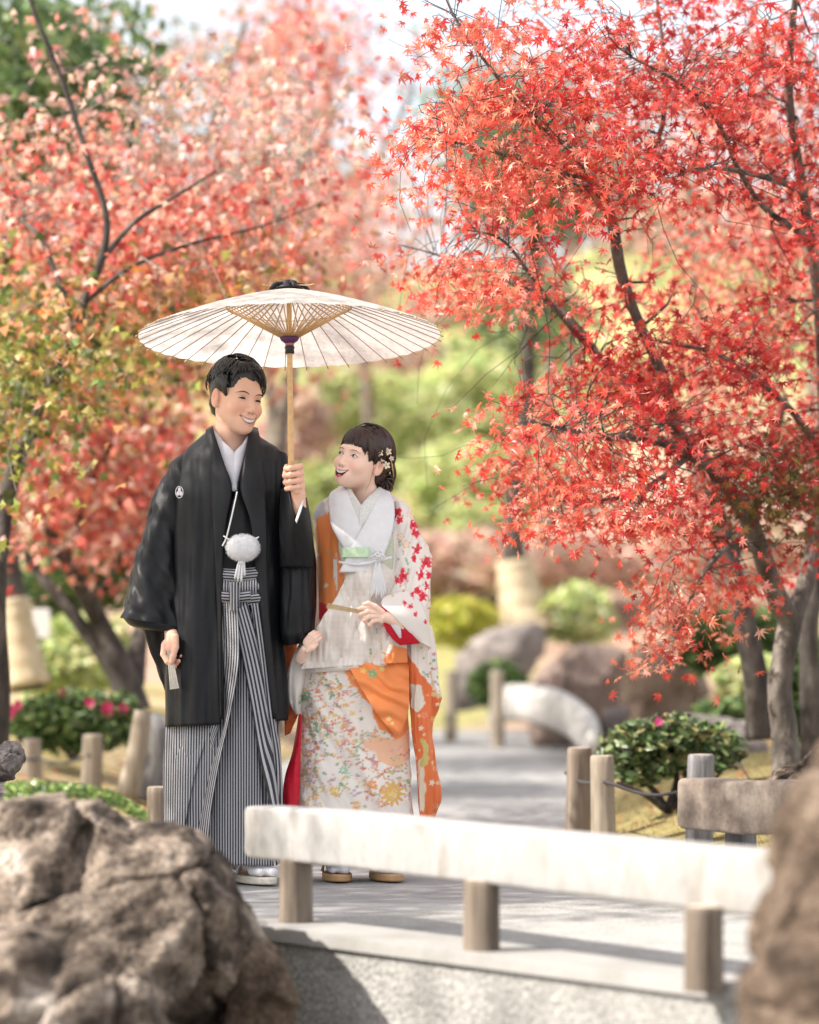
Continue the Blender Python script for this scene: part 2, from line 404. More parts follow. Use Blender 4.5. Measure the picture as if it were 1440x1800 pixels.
cg = near * (1 - t1[..., None]) + midc * t1[..., None]; cg = cg * (1 - t2[..., None]) + farc * t2[..., None]
tag(link('lawn', mesh('lawn', Vg, grid_faces(len(ys), len(xs)), M['lawn'], cg.reshape(-1, 3))), kind='structure')

# path sheet
py_ = np.concatenate([np.arange(7.2, 16, .12), np.arange(16, 34, .5)]); rows = []
e0 = lp(-.5)
for y in py_:
    a, b = xl(y), xr(y)
    for u in np.linspace(0, 1, 24): rows.append((a + (b - a) * u, y, 0))
rows = np.array(rows); sdv = (rows[:, 0] - e0[0]) * LD[0] + (rows[:, 1] - e0[1]) * LD[1]      # >0 is on the bridge side
fl = (rows[:, 0] - LP[0]) * LN[0] + (rows[:, 1] - LP[1]) * LN[1]
g = grid_faces(len(py_), 24); keep = np.all(fl[g] > .0, axis=1) & np.all((sdv[g] < .35) | (fl[g] > 1.8), axis=1)
rows[:, 2] = -.004 + .008 * np.clip(rows[:, 1] - 12, 0, 20) * 0
tag(link('path', mesh('path', rows, g[keep], M['path'])), kind='structure')
tag(link('stream_bed', mesh('stream_bed', [(-9, -2, -.82), (9, -2, -.82), (9, 8, -.82), (-9, 8, -.82)], [(0, 1, 2, 3)], M['bed'])), kind='structure')

def slab(name, poly, z0, z1, m, parent=None, bev=.0, sub=1):
    """extruded polygon with a small chamfer on its upper edge"""
    poly = np.asarray(poly, dtype=float); n = len(poly); c = poly.mean(0)
    def inset(d): 
        v = poly - c; return poly - v / np.linalg.norm(v, axis=1)[:, None] * d
    rings = [(poly, z0), (poly, z1 - bev), (inset(bev), z1)] if bev else [(poly, z0), (poly, z1)]
    V = np.vstack([np.column_stack([p, np.full(n, z)]) for p, z in rings]); k = len(rings)
    Q = grid_faces(k, n, True); top = np.array([[(k - 1) * n + i for i in range(n)]])
    return link(name, mesh(name, V, [Q, top], m, smooth=False), parent)

br = empty('bridge', (*lp(.9, .9), 0), 'low stone bridge deck with pebble-dashed side below the long white rail', 'footbridge'); br['kind'] = 'structure'
slab('deck', [lp(-.5, .24), lp(2.7, .24), lp(2.7, 1.95), lp(-.5, 1.95)], -.5, .006, M['deck'], br)
slab('kerb', [lp(-.62, .0), lp(2.7, .0), lp(2.7, .237), lp(-.62, .237)], -.022, .014, M['kerb'], br, .008)
slab('side_wall', [lp(-.62, .014), lp(2.7, .014), lp(2.7, .22), lp(-.62, .22)], -.9, -.024, M['flank'], br)
slab('far_kerb', [lp(-.3, 1.953), lp(2.7, 1.953), lp(2.7, 2.15), lp(-.3, 2.15)], -.4, .05, M['kerb'], br, .008)

# ------------------------------------------------------------------ rails and posts
def round_post(name, base, h, r, m, parent=None, seed=0, topm=None, lean=(0, 0), split=True, n=20):
    rg = np.random.default_rng(seed); a = np.arange(n) * 2 * np.pi / n
    prof = [(0, 1.02), (.3, 1.0), (.6, .985), (.93, .975), (.985, .95), (1, .86)]
    V = []
    rr = 1 + .035 * np.sin(a * 3 + rg.random() * 6) + .02 * rg.normal(size=n); gr = rg.integers(0, n, 3)
    if split: rr[gr] -= .12
    for t, s in prof:
        V.append(np.column_stack([base[0] + lean[0] * t + np.cos(a) * r * s * rr, base[1] + lean[1] * t + np.sin(a) * r * s * rr, base[2] + h * t + 0 * a]))
    V = np.vstack(V); Q = grid_faces(len(prof), n, True); top = np.arange((len(prof) - 1) * n, len(prof) * n)[None]
    me = mesh(name, V, [Q, top], m, smooth=True)
    me.materials.append(topm or M['endgrain']); me.polygons[len(me.polygons) - 1].material_index = 1
    me.polygons[len(me.polygons) - 1].use_smooth = False
    return link(name, me, parent)

def beam(name, a, b, h, w, m, parent, seed=1, nseg=60, tilt=0):
    """hand-cut beam: rounded section, slightly wavy, rounded ends"""
    a = np.asarray(a, dtype=float); b = np.asarray(b, dtype=float); L = np.linalg.norm(b - a); t = (b - a) / L
    up = np.array([0, 0, 1.]); s = np.cross(t, up); s /= np.linalg.norm(s); k = 24; an = np.arange(k) * 2 * np.pi / k
    e = .17; cx = np.sign(np.cos(an)) * np.abs(np.cos(an)) ** e; cy = np.sign(np.sin(an)) * np.abs(np.sin(an)) ** e
    V = []; us = np.concatenate([[0, .006, .016, .03], np.linspace(.045, .955, nseg), [.97, .984, .994, 1]])
    for u in us:
        en = min(u, 1 - u) * L; f = min(1, .86 + .14 * math.sqrt(min(1, en / .03)))
        wob = .006 * vnoise(np.array([[u * 5, seed, 0.]]))[0]
        c = a + (b - a) * u + up * (wob + (.0 if 0 < u < 1 else 0))
        V.append(c + s * (cx * w / 2 * f)[:, None] + up * (cy * h / 2 * f * (1 + .02 * vnoise(np.array([[u * 7, seed + 3, 1.]]))[0]))[:, None])
    V = np.vstack(V); V += .003 * fbm(V * 14, 3, seed)[:, None] * s
    n = len(us); Q = grid_faces(n, k, True); V = np.vstack([V, V[:k].mean(0), V[-k:].mean(0)]); q = np.arange(k); q2 = (q + 1) % k
    T = np.vstack([np.stack([q2, q, np.full(k, n * k)], -1), np.stack([(n - 1) * k + q, (n - 1) * k + q2, np.full(k, n * k + 1)], -1)])
    return link(name, mesh(name, V, [Q, T], m), parent)

ra = P(456, 1415, 8.19); rb_ = P(1372, 1494, 6.42)
fr = empty('wooden_rail', (*lp(.8, .12), .014), 'long pale weathered beam on three posts crossing the foreground', 'rail')
hh = .146
beam('beam', (ra[0], ra[1], ra[2] - hh / 2), (rb_[0] + .25, rb_[1] - .37, rb_[2] - hh / 2 - .003), hh, .115, M['railwood'], fr, 3)
for i, (px, by) in enumerate([(518, 1625), (848, 1675), (1241, 1736)]):
    d = (CZ - .012) * F / (by - HOR); p = P(px, by, d)
    round_post('post', (p[0], p[1] + .045, 0), .19, .046 - .001 * i, M['postwood'], fr, 20 + i)
fr2 = empty('wooden_rail', (1.1, 8.95, 0), 'shorter darker grey beam beyond the bridge, right of the rope fence', 'rail')
a2 = P(1217, 1362, 9.25); b2 = P(1500, 1383, 8.55); h2 = .165
beam('beam', (a2[0], a2[1], a2[2] - h2 / 2), (b2[0], b2[1], b2[2] - h2 / 2), h2, .13, M['railgrey'], fr2, 9, 30)
for i, (px, d) in enumerate([(1303, 9.15), (1455, 8.75)]):
    p = P(px, 1450, d); round_post('post', (p[0], p[1] + .02, 0), .22, .052, M['postgrey'], fr2, 40 + i)

postlist = [
 (1014, 1314, 11.55, .052, .40, M['postwood'], 'brown wooden fence post beside the path, left end of the rope right of the woman', 1),
 (1063, 1328, 11.15, .046, .38, M['postpale'], 'pale cracked fence post standing close in front of the leafy bush, second along the rope', 2),
 (1228, 1326, 10.9, .052, .46, M['postgrey'], 'dark blue-grey fence post at the end of the grey beam', 3),
 (283, 1383, 10.9, .048, .34, M['postwood'], 'stubby fence post rising behind the large rock beside the striped trousers', 4),
 (159, 1291, 14.2, .052, .50, M['postpale'], 'pale round fence post on dry grass in front of the dark bush on the left', 5),
 (58, 1299, 14.6, .050, .50, M['postpale'], 'shaded round fence post nearest the left edge behind the ground cover', 6),
 (792, 1178, 24.5, .055, .62, M['postpale'], 'blurred thin grey post at the far path edge left of the green clump', 7),
 (876, 1178, 23.0, .055, .60, M['postpale'], 'blurred pale post in front of the dark green clump by the white curved kerb', 8)]
PT = []
for px, ty, d, r, h, m, lab, sd in postlist:
    p = P(px, ty, d); base = gz(p[0], p[1]) - .05
    o = round_post('fence_post', (0, 0, 0), p[2] - base, r, m, None, sd * 7 + 1, lean=((.01 if sd % 2 else -.008), 0))
    o.location = (p[0], p[1], base)
    tag(o, lab, 'fence post', 'round posts of the rope fences'); PT.append(p)
def rope(pts, lab, r=.007):
    g = Geo(); g.tube(spline(pts, 60), r, 6); o = g.build('rope', M['rope']); tag(o, lab, 'rope', 'ropes strung between the posts')
def rp(i, dz=-.12, dx=0, dy=-.052): p = PT[i].copy(); p[2] += dz; p[0] += dx; p[1] += dy; return p
q0, q1, q2 = rp(0, -.13), rp(1, -.10), rp(2, -.12)
sag = lambda a, b, s: (a + b) / 2 - np.array([0, 0, s])
rope([rp(0, -.10, -.045, .01), q0, sag(q0, q1, .006), q1, q1 * .7 + q2 * .3 - [0, 0, .03], sag(q1, q2, .04), q1 * .3 + q2 * .7 - [0, 0, .03], q2, rp(2, -.11, .05, 0)], 'dark rope sagging between the three posts in front of the leafy bush')
q4, q5 = rp(4, -.10), rp(5, -.10)
rope([q4, sag(q4, q5, .03), q5, q5 + np.array([-.35, .1, -.03])], 'dark rope slung between the two round posts on the left')

# stake + weathered stump by the man's sleeve
g = Geo(); p0 = P(222, 1405, 14); p1 = P(252, 1250, 14)
st = empty('stump', (p0[0] + .1, 14, p0[2]), 'pale split stump with a rough grey trunk section behind the man\'s sleeve', 'stump')
g.tube(spline([p0, (p0 + p1) / 2 + [.01, 0, 0], p1], 8), [.055, .055, .052, .05, .05, .048, .045, .04], 12); g.build('stake', M['postpale'], st)
g = Geo(); pa = P(262, 1410, 14.25); pb = P(278, 1262, 14.25); g.tube(spline([pa, (pa + pb) / 2, pb], 10), np.array([.12, .115, .11, .115, .11, .115, .12, .115, .11, .095]), 18)
o = g.build('trunk_section', M['postgrey'], st); me = o.data
co = np.empty(len(me.vertices) * 3); me.vertices.foreach_get('co', co); co = co.reshape(-1, 3); co += .02 * fbm(co * 9, 3, 4)[:, None]; me.vertices.foreach_set('co', co.ravel())

# ------------------------------------------------------------------ rocks
def poly_sd(poly, X, Z):
    d = np.full(X.shape, 1e9); ins = np.zeros(X.shape, dtype=bool); n = len(poly)
    for i in range(n):
        a = poly[i]; b = poly[(i + 1) % n]; e = b - a; wx = X - a[0]; wz = Z - a[1]
        t = np.clip((wx * e[0] + wz * e[1]) / (e @ e), 0, 1); d = np.minimum(d, np.hypot(wx - t * e[0], wz - t * e[1]))
        c = ((a[1] > Z) != (b[1] > Z)) & (X < (b[0] - a[0]) * (Z - a[1]) / (b[1] - a[1] + 1e-12) + a[0]); ins ^= c
    return np.where(ins, -d, d)
def vnormals(V, Q):
    N = np.zeros_like(V); f = np.cross(V[Q[:, 2]] - V[Q[:, 0]], V[Q[:, 3]] - V[Q[:, 1]])
    for k in range(4): np.add.at(N, Q[:, k], f)
    return N / (np.linalg.norm(N, axis=1)[:, None] + 1e-12)
def rock(outline, d, hd, m, label, seed, h=.012, rough=1., bulge=1., loc_base=None, name='rock', parent=None, ledges=()):
    pts = np.array([P(x, y, d) for x, y in outline])[:, [0, 2]]
    lo = pts.min(0) - .06; hi = pts.max(0) + .06; sz = (hi - lo).min()
    xs_ = np.arange(lo[0], hi[0], h); zs_ = np.arange(lo[1], hi[1], h); ys_ = np.arange(-hd - .04, hd + .04, h)
    Xg, Zg = np.meshgrid(xs_, zs_, indexing='ij'); s2 = poly_sd(pts, Xg, Zg)
    yy = (ys_ / hd)
    f = s2[:, None, :] + bulge * sz * .42 * (np.abs(yy) ** 2.6)[None, :, None]
    # a few broad facets cut into it
    rg = np.random.default_rng(seed); c = np.array([(lo[0] + hi[0]) / 2, 0, (lo[1] + hi[1]) / 2]); G = np.stack(np.meshgrid(xs_, ys_, zs_, indexing='ij'), -1) - c
    R = np.array([(hi[0] - lo[0]) / 2, hd, (hi[1] - lo[1]) / 2])
    for k in range(5):
        nn = rg.normal(size=3); nn[1] = -abs(nn[1]) - .35; nn /= np.linalg.norm(nn); sup = np.linalg.norm(nn * R)
        f = np.maximum(f, (G @ nn) - sup * rg.uniform(.62, .82))
    V, Q = surface_nets(f, (lo[0], ys_[0], lo[1]), h); V[:, 1] += d
    N = vnormals(V, Q)
    s = sz
    V0 = V + .05 * s * np.stack([fbm(V * (2.5 / s) + q, 3, seed + 40) for q in (0, 9, 18)], -1); D_ = np.zeros(len(V))
    for K, amp, cr, w in ((15, .34, .060, .016), (70, .10, .012, .008)):
        sd_ = V0[rg.integers(0, len(V0), K)]; tl = rg.normal(size=(K, 3)); tl /= np.linalg.norm(tl, axis=1)[:, None]; of = rg.uniform(-1, 1, K)
        dd = np.linalg.norm(V0[:, None] * [1, 1, 1.25] - sd_[None] * [1, 1, 1.25], axis=2); o2 = np.partition(dd, 1, axis=1); near_ = np.argmin(dd, 1); gap = o2[:, 1] - o2[:, 0]
        f_ = smooth01(gap / (s * w * 1.2))
        D_ += rough * amp * (.35 * np.sum((V0 - sd_[near_]) * tl[near_], 1) + .17 * s * of[near_]) * f_ - rough * cr * s * np.exp(-(gap / (s * w)) ** 2) * smooth01(.6 + fbm(V * (3 / s), 2, seed + 3))
    D_ = np.minimum(D_, .015 * s)
    V = V + N * (.035 * s * fbm(V * (2.2 / s), 3, seed) - .012 * s + D_ + .011 * s * rough * fbm(V * (9 / s) * [1, 1, 1.6], 5, seed + 9, gain=.62))[:, None]
    o = link(name, mesh(name, V - [pts[:, 0].mean(), d, lo[1]], Q, m), parent); o.location = (pts[:, 0].mean(), d, lo[1])
    if parent is None: tag(o, label, 'rock')
    return o
rock([(-260, 1440), (-120, 1404), (0, 1400), (90, 1398), (170, 1404), (212, 1436), (262, 1450), (330, 1468), (378, 1502), (404, 1560), (424, 1612), (452, 1680), (478, 1760), (500, 1900), (-260, 1900)], 7.5, .50, M['rock1'],
     'massive rugged brown boulder filling the lower left in front of the couple', 11, .009, 1.25)
rock([(-200, 1700), (-60, 1640), (60, 1628), (105, 1655), (110, 1690), (180, 1690), (265, 1676), (300, 1740), (350, 1830), (400, 1930), (-200, 1960)], 6.75, .3, M['rock1'],
     'jagged lower rock in the bottom left corner at the foot of the big boulder', 15, .009, 1.4)
rock([(400, 1720), (432, 1652), (462, 1650), (492, 1668), (512, 1720), (522, 1800), (530, 1960), (380, 1960)], 7.45, .16, M['rock3'],
     'small rounded brown rock wedged between the big boulder and the bridge side', 21, .007, .9)
rock([(1302, 1830), (1300, 1700), (1314, 1600), (1345, 1500), (1380, 1395), (1420, 1305), (1500, 1240), (1650, 1300), (1700, 1900), (1305, 1990)], 5.6, .3, M['rock3'],
     'smooth brown rock cut off by the right edge, closest to the viewer', 31, .008, .9)
# dark flat stones upper left
rock([(-60, 1310), (-10, 1300), (28, 1300), (42, 1318), (46, 1345), (28, 1368), (-10, 1376), (-60, 1372)], 9.6, .10, M['rock2'], 'dark pitted stone block at the left edge above the ground cover', 41, .006, 1)
rock([(-70, 1378), (10, 1374), (40, 1378), (50, 1440), (70, 1580), (-90, 1580)], 9.5, .16, M['rock2'], 'grey stone carrying the dark block at the left edge', 43, .006, 1)
# background rocks
rock([(798, 1150), (840, 1118), (900, 1098), (945, 1096), (962, 1112), (955, 1150), (930, 1200), (900, 1245), (800, 1250)], 26, .5, M['rock2'], 'grey sloping rock behind the dark green clump by the far path', 51, .03, .6)
rock([(925, 1260), (935, 1190), (965, 1150), (1010, 1128), (1080, 1130), (1112, 1140), (1105, 1200), (1090, 1310), (940, 1310)], 22.5, .5, M['rock4'], 'large pinkish brown rock right of the path with a shaded face', 53, .028, .7)
rock([(1078, 1300), (1092, 1190), (1112, 1135), (1150, 1122), (1190, 1130), (1225, 1160), (1245, 1215), (1225, 1262), (1180, 1310)], 20.5, .45, M['rock5'], 'tan upright rock under the hanging maple spray', 55, .026, .8)
rock([(1058, 1250), (1110, 1240), (1105, 1300), (1062, 1310)], 19.5, .12, M['rock2'], 'little pale stone at the foot of the tan upright rock', 57, .02, .6)
rock([(1090, 1292), (1130, 1264), (1200, 1256), (1290, 1258), (1356, 1268), (1352, 1330), (1250, 1380), (1110, 1350)], 15.2, .35, M['rock2'], 'low long grey rock behind the leafy bush beside the maple trunk', 59, .02, .8)
rock([(1240, 1310), (1290, 1290), (1345, 1300), (1350, 1370), (1240, 1370)], 14.2, .22, M['rock2'], 'squat brown-grey rock touching the foot of the maple trunk', 61, .02, .9)
rock([(1330, 1400), (1360, 1352), (1400, 1340), (1440, 1310), (1500, 1300), (1500, 1420), (1340, 1420)], 10.6, .16, M['rock1'], 'dark angular rock behind the grey beam at the right edge', 63, .01, 1)
# white curved kerb/parapet at the far side
g = Geo(); c = spline([P(868, 1262, 24.5), P(885, 1238, 23.8), P(930, 1236, 22.6), P(985, 1250, 21), P(1025, 1278, 19.6), P(1046, 1305, 18.6)], 30)
g.tube(c, np.concatenate([np.linspace(.05, .075, 4), np.full(22, .078), np.linspace(.075, .05, 4)]), 14, flatten=1.9)
o = g.build('curved_parapet', flat('pale_stone', (.46, .45, .44), rough=.7)); tag(o, 'bright white curved low parapet where the far path bends, left of the brown rocks', 'parapet')
# sign panel far left
sg = empty('sign_board', P(73, 1128, 19), 'small blurred white sign panel standing by the straw-wrapped trunk on the left', 'sign')
p = P(73, 1096, 19); w = .042 * 19 / 19
def boxm(name, c, s, m, parent=None, rot=0, bev=.004):
    V = np.array([(x, y, z) for z in (-1, 1) for y in (-1, 1) for x in (-1, 1)], dtype=float) * np.array(s) / 2
    c_, s_ = math.cos(rot), math.sin(rot); V = np.column_stack([V[:, 0] * c_ - V[:, 1] * s_, V[:, 0] * s_ + V[:, 1] * c_, V[:, 2]]) + c
    Fq = [(0, 2, 3, 1), (4, 5, 7, 6), (0, 1, 5, 4), (2, 6, 7, 3), (0, 4, 6, 2), (1, 3, 7, 5)]
    o = link(name, mesh(name, V, Fq, m, smooth=False), parent); md = o.modifiers.new('edge', 'BEVEL'); md.width = bev; md.segments = 2; return o
M['white'] = flat('white_paint', (.72, .72, .74), rough=.5)
boxm('panel', p, (.11, .03, .19), M['white'], sg); boxm('stand', P(73, 1150, 19.03), (.035, .03, .35), M['postgrey'], sg)
# ------------------------------------------------------------------ trees
def limbs(lines, nseg=10):
    """each line: list of (px, py, depth, radius) -> sampled polyline in metres + radii"""
    out = []
    for l in lines:
        p = np.array([[*P(a, b, d), r] for a, b, d, r in l]); s = spline(p, nseg * (len(l) - 1)); s[:, 3] = np.maximum(s[:, 3], .002); out.append(s)
    return out
def connect(geo, skel, targets, r0, r1, sag=.1, jit=.06, kseg=6, n=5, c=None):
    """twigs: join each target to the nearest wood; new wood can be joined in turn"""
    cap = len(skel) + len(targets) * kseg + 8; N = np.empty((cap, 3)); R = np.empty(cap); k = len(skel); N[:k] = skel[:, :3]; R[:k] = skel[:, 3]
    d0 = np.array([np.min(np.sum((skel[:, :3] - t) ** 2, 1)) for t in targets]) if len(targets) else []
    for ti in np.argsort(d0):
        t = targets[ti]; dd = np.sum((N[:k] - t) ** 2, 1) * (1 + 20 * (R[:k] < .004)); j = int(np.argmin(dd)); a = N[j]; L = math.sqrt(dd[j])
        if L < .03: continue
        u = np.linspace(0, 1, kseg)[:, None]; p = a + (t - a) * u
        w1, w2 = rng.normal(size=(2, 3)) * jit * L; p = p + w1 * np.sin(u * np.pi) + w2 * .6 * np.sin(u * 2 * np.pi) + rng.normal(size=(kseg, 3)) * .018 * L; p[:, 2] += sag * L * np.sin(u[:, 0] * np.pi)
        ra = min(max(.35 * R[j], r1 * 1.4), r0 * (.5 + L)); rr = np.linspace(ra, r1, kseg)
        geo.tube(p, rr, n, c, cap=False)
        N[k:k + kseg - 1] = p[1:]; R[k:k + kseg - 1] = rr[1:]; k += kseg - 1
    return N[:k]

# ---- the near maple on the right -------------------------------------------------
T = empty('maple_tree', P(1386, 1372, 11.6), 'tall red maple with a mottled forked trunk standing right of the path', 'maple tree', 'maples in autumn leaf')
main = limbs([
 [(1388, 1385, 11.6, .075), (1384, 1350, 11.6, .062), (1378, 1280, 11.6, .053), (1372, 1200, 11.6, .050), (1384, 1125, 11.6, .049), (1392, 1080, 11.6, .050)],
 [(1390, 1095, 11.6, .046), (1360, 1035, 11.5, .042), (1338, 970, 11.4, .038), (1312, 905, 11.3, .035), (1268, 845, 11.1, .030), (1215, 800, 10.9, .024), (1140, 770, 10.7, .018), (1060, 768, 10.5, .013), (985, 752, 10.3, .007), (930, 740, 10.2, .004)],
 [(1392, 1090, 11.6, .040), (1415, 1030, 11.7, .036), (1432, 950, 11.8, .034), (1445, 860, 11.8, .032), (1450, 700, 11.6, .028), (1440, 520, 11.4, .026), (1412, 340, 11.2, .020), (1388, 180, 11.0, .017), (1392, 60, 10.9, .014), (1405, -60, 10.8, .01)],
 [(1268, 845, 11.1, .026), (1190, 760, 11.2, .024), (1120, 690, 11.2, .023), (1062, 640, 11.2, .021), (1015, 578, 11.2, .017), (965, 530, 11.2, .013), (900, 498, 11.2, .010), (830, 470, 11.2, .007), (760, 445, 11.2, .004), (700, 430, 11.2, .003)],
 [(1190, 760, 11.2, .022), (1165, 660, 11.0, .021), (1120, 560, 10.9, .020), (1092, 480, 10.8, .022), (1078, 400, 10.7, .022), (1062, 350, 10.6, .019), (1035, 315, 10.5, .014), (1000, 260, 10.4, .010), (940, 215, 10.2, .008), (870, 130, 10.0, .006), (800, 30, 9.9, .004), (770, -40, 9.9, .003)],
 [(1072, 370, 10.7, .016), (1105, 320, 10.8, .014), (1150, 260, 10.9, .011), (1170, 180, 11.0, .009), (1165, 80, 11.0, .007), (1150, -40, 11.0, .005)],
 [(1412, 340, 11.2, .014), (1380, 322, 11.0, .013), (1320, 305, 10.8, .011), (1262, 296, 10.6, .008), (1200, 300, 10.4, .005)],
 [(1440, 430, 11.3, .014), (1350, 370, 11.0, .012), (1300, 300, 10.8, .010), (1262, 215, 10.6, .008), (1200, 150, 10.4, .006), (1110, 100, 10.3, .004)],
 [(1035, 315, 10.5, .010), (960, 300, 10.3, .008), (880, 270, 10.2, .006), (800, 250, 10.1, .004), (720, 240, 10.0, .003)],
 [(1062, 640, 11.2, .012), (990, 560, 10.9, .009), (930, 480, 10.7, .007), (880, 420, 10.5, .005), (800, 400, 10.4, .003)],
 [(1445, 800, 11.7, .018), (1390, 720, 11.4, .014), (1320, 660, 11.2, .010), (1250, 620, 11.0, .008), (1160, 600, 10.8, .005)],
 [(1338, 970, 11.4, .016), (1290, 960, 11.2, .012), (1250, 990, 11.0, .009), (1215, 1050, 10.9, .006), (1180, 1110, 10.8, .004)],
 [(1215, 800, 10.9, .012), (1130, 860, 10.7, .009), (1050, 880, 10.6, .006), (960, 880, 10.5, .004)],
])
tg = Geo(); tg.tube(main[0][:, :3], main[0][:, 3], 16)
o = tg.build('trunk', M['bark2'], T)
o.data.vertices.foreach_get('co', co := np.empty(len(o.data.vertices) * 3)); co = co.reshape(-1, 3); co += .006 * fbm(co * 22, 3, 4)[:, None]; o.data.vertices.foreach_set('co', co.ravel())
for m_ in main[1:3]:
    tg = Geo(); tg.tube(m_[:, :3], m_[:, 3], 12); tg.build('limb', M['bark2'], T)
for m_ in main[3:]:
    tg = Geo(); tg.tube(m_[:, :3], m_[:, 3], 9); tg.build('branch', M['bark2'], T)
skel = np.vstack(main)
EL = [ # px, py, rx, ry, depth, weight, colour class 0 light orange-red 1 red 2 crimson 3 dark green-red, shade put into the colour
 (750, 260, 75, 70, 10.0, 1.1, 0), (850, 250, 100, 90, 10.1, 1.4, 0), (770, 330, 60, 50, 10.0, .3, 0), (880, 110, 110, 90, 10.0, 1.2, 0), (1000, 60, 130, 70, 10.2, 1.3, 1),
 (1010, 190, 120, 90, 10.3, 1.5, 1), (1130, 110, 120, 100, 10.5, 1.4, 1), (1270, 90, 120, 90, 10.7, 1.2, 2), (1370, 180, 90, 100, 10.9, 1.2, 2), (1330, 280, 110, 80, 10.8, 1.0, 2),
 (1200, 230, 110, 80, 10.6, 1.2, 1), (960, 310, 130, 70, 10.3, 1.7, 0), (1080, 290, 110, 90, 10.5, 1.4, 1), (1150, 350, 70, 40, 10.6, .35, 1), (780, 40, 60, 50, 9.9, .5, 0),
 (930, 390, 110, 50, 10.4, .9, 1), (860, 490, 120, 55, 10.6, 1.2, 0), (960, 520, 90, 45, 10.7, .7, 0), (760, 470, 80, 40, 10.9, .5, 0), (700, 400, 70, 50, 11.1, .35, 0),
 (1150, 540, 120, 60, 10.9, 1.2, 1), (1210, 640, 150, 80, 11.0, 1.3, 2), (1080, 600, 90, 60, 10.8, .8, 1), (1340, 600, 100, 90, 11.2, 1.2, 2), (1410, 430, 50, 90, 11.2, 1.0, 2), (1270, 450, 70, 40, 11.0, .2, 1),
 (930, 690, 110, 40, 10.4, 1.1, 0), (1040, 700, 100, 60, 10.6, 1.4, 1), (1170, 740, 110, 60, 10.8, 1.5, 1), (1320, 740, 100, 80, 11.2, 1.1, 2), (980, 800, 120, 55, 10.5, 1.3, 0), (1110, 820, 110, 60, 10.6, 1.3, 1),
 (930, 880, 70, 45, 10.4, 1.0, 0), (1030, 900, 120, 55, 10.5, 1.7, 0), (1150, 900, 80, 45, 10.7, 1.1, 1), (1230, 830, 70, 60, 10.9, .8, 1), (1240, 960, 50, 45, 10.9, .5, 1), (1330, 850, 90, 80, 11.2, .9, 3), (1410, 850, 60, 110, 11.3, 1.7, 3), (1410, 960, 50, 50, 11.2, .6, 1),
 (1220, 1030, 80, 50, 10.8, 1.0, 0), (1170, 1080, 55, 50, 10.7, .6, 0), (1250, 1090, 55, 40, 10.9, .35, 0), (1300, 1010, 40, 50, 11.0, .4, 1), (1165, 1160, 28, 25, 10.7, .12, 0),
 (1470, 300, 80, 250, 11.4, 1.2, 2), (1480, 750, 90, 220, 11.6, 1.6, 2), (1300, -60, 250, 80, 10.9, 1.6, 1), (950, -50, 160, 60, 10.2, .9, 0), (1450, 40, 60, 80, 11.0, .5, 2)]
EL2 = np.array([e[:6] for e in EL]); cls = np.array([e[6] for e in EL]); w = EL2[:, 5] * EL2[:, 2] * EL2[:, 3]; w = EL2[:, 5] * np.sqrt(EL2[:, 2] * EL2[:, 3]); w /= w.sum()
NC = 780
ei = rng.choice(len(EL), NC, p=w); a = rng.random(NC) * 2 * np.pi; r_ = np.sqrt(rng.random(NC))
px = EL2[ei, 0] + EL2[ei, 2] * r_ * np.cos(a); py = EL2[ei, 1] + EL2[ei, 3] * r_ * np.sin(a); dd = EL2[ei, 4] + rng.normal(size=NC) * .38 + .1
CT = np.array([P(x, y, d) for x, y, d in zip(px, py, dd)])
tw = Geo(); connect(tw, skel, CT, .010, .0012, sag=.10, jit=.12, kseg=7, n=5)
bare = np.array([P(x, y, d) for x, y, d in zip(rng.uniform(680, 1440, 260), rng.uniform(0, 900, 260), rng.uniform(10, 11.6, 260))])
bm = (bare[:, 0] / bare[:, 1] > -.02) | (bare[:, 2] > 2.0); connect(tw, skel, bare[bm][:170], .006, .0009, sag=.15, jit=.14, kseg=7, n=4)
tag(tw.build('twig', M['bark'], T), kind='stuff')
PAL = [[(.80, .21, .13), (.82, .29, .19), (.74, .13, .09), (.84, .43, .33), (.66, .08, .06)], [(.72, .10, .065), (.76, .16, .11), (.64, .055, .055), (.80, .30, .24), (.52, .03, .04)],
       [(.66, .06, .05), (.72, .10, .08), (.54, .04, .035), (.76, .22, .17), (.38, .025, .025)], [(.13, .10, .03), (.20, .07, .03), (.09, .09, .025), (.35, .04, .03), (.26, .20, .05)]]  # last list: leaves low on the right darkened to stand for shade
LC = []; LS = []; LCo = []
for i in range(NC):
    k = rng.integers(12, 26); spread = rng.uniform(.055, .095)
    off = rng.normal(size=(k, 3)) * [spread * 1.25, spread, spread * .34]; off[:, 2] -= 2.2 * (off[:, 0] ** 2 + off[:, 1] ** 2)
    LC.append(CT[i] + off); LS.append(rng.uniform(.022, .042, k)); LCo.append(palette(k, PAL[cls[ei[i]]], jit=.16) * rng.choice([.78, 1.0, 1.08]))
LC = np.vstack(LC); LS = np.concatenate(LS); LCo = np.vstack(LCo)
Rf = rand_frames(len(LC), .55, .45, face=(-.35, -.55, 0))
inview = (np.abs(LC[:, 0] / LC[:, 1] * F) < 700) & ((CZ - LC[:, 2]) / LC[:, 1] * F + HOR > 20) & ((CZ - LC[:, 2]) / LC[:, 1] * F + HOR < 1200)
score = np.where(inview, LS / LC[:, 1], 0); top = np.argsort(-score)[:300]; rest = np.ones(len(LC), bool); rest[top] = False
leaf_meshes = []
for k in range(14):
    c = LCo[top[k * 20]]; leaf_meshes.append((c, mesh('leaf', MAPLE[0], MAPLE[1], M['leaf'], np.tile(c, (len(MAPLE[0]), 1)), smooth=False)))
lmc = np.array([c for c, _ in leaf_meshes])
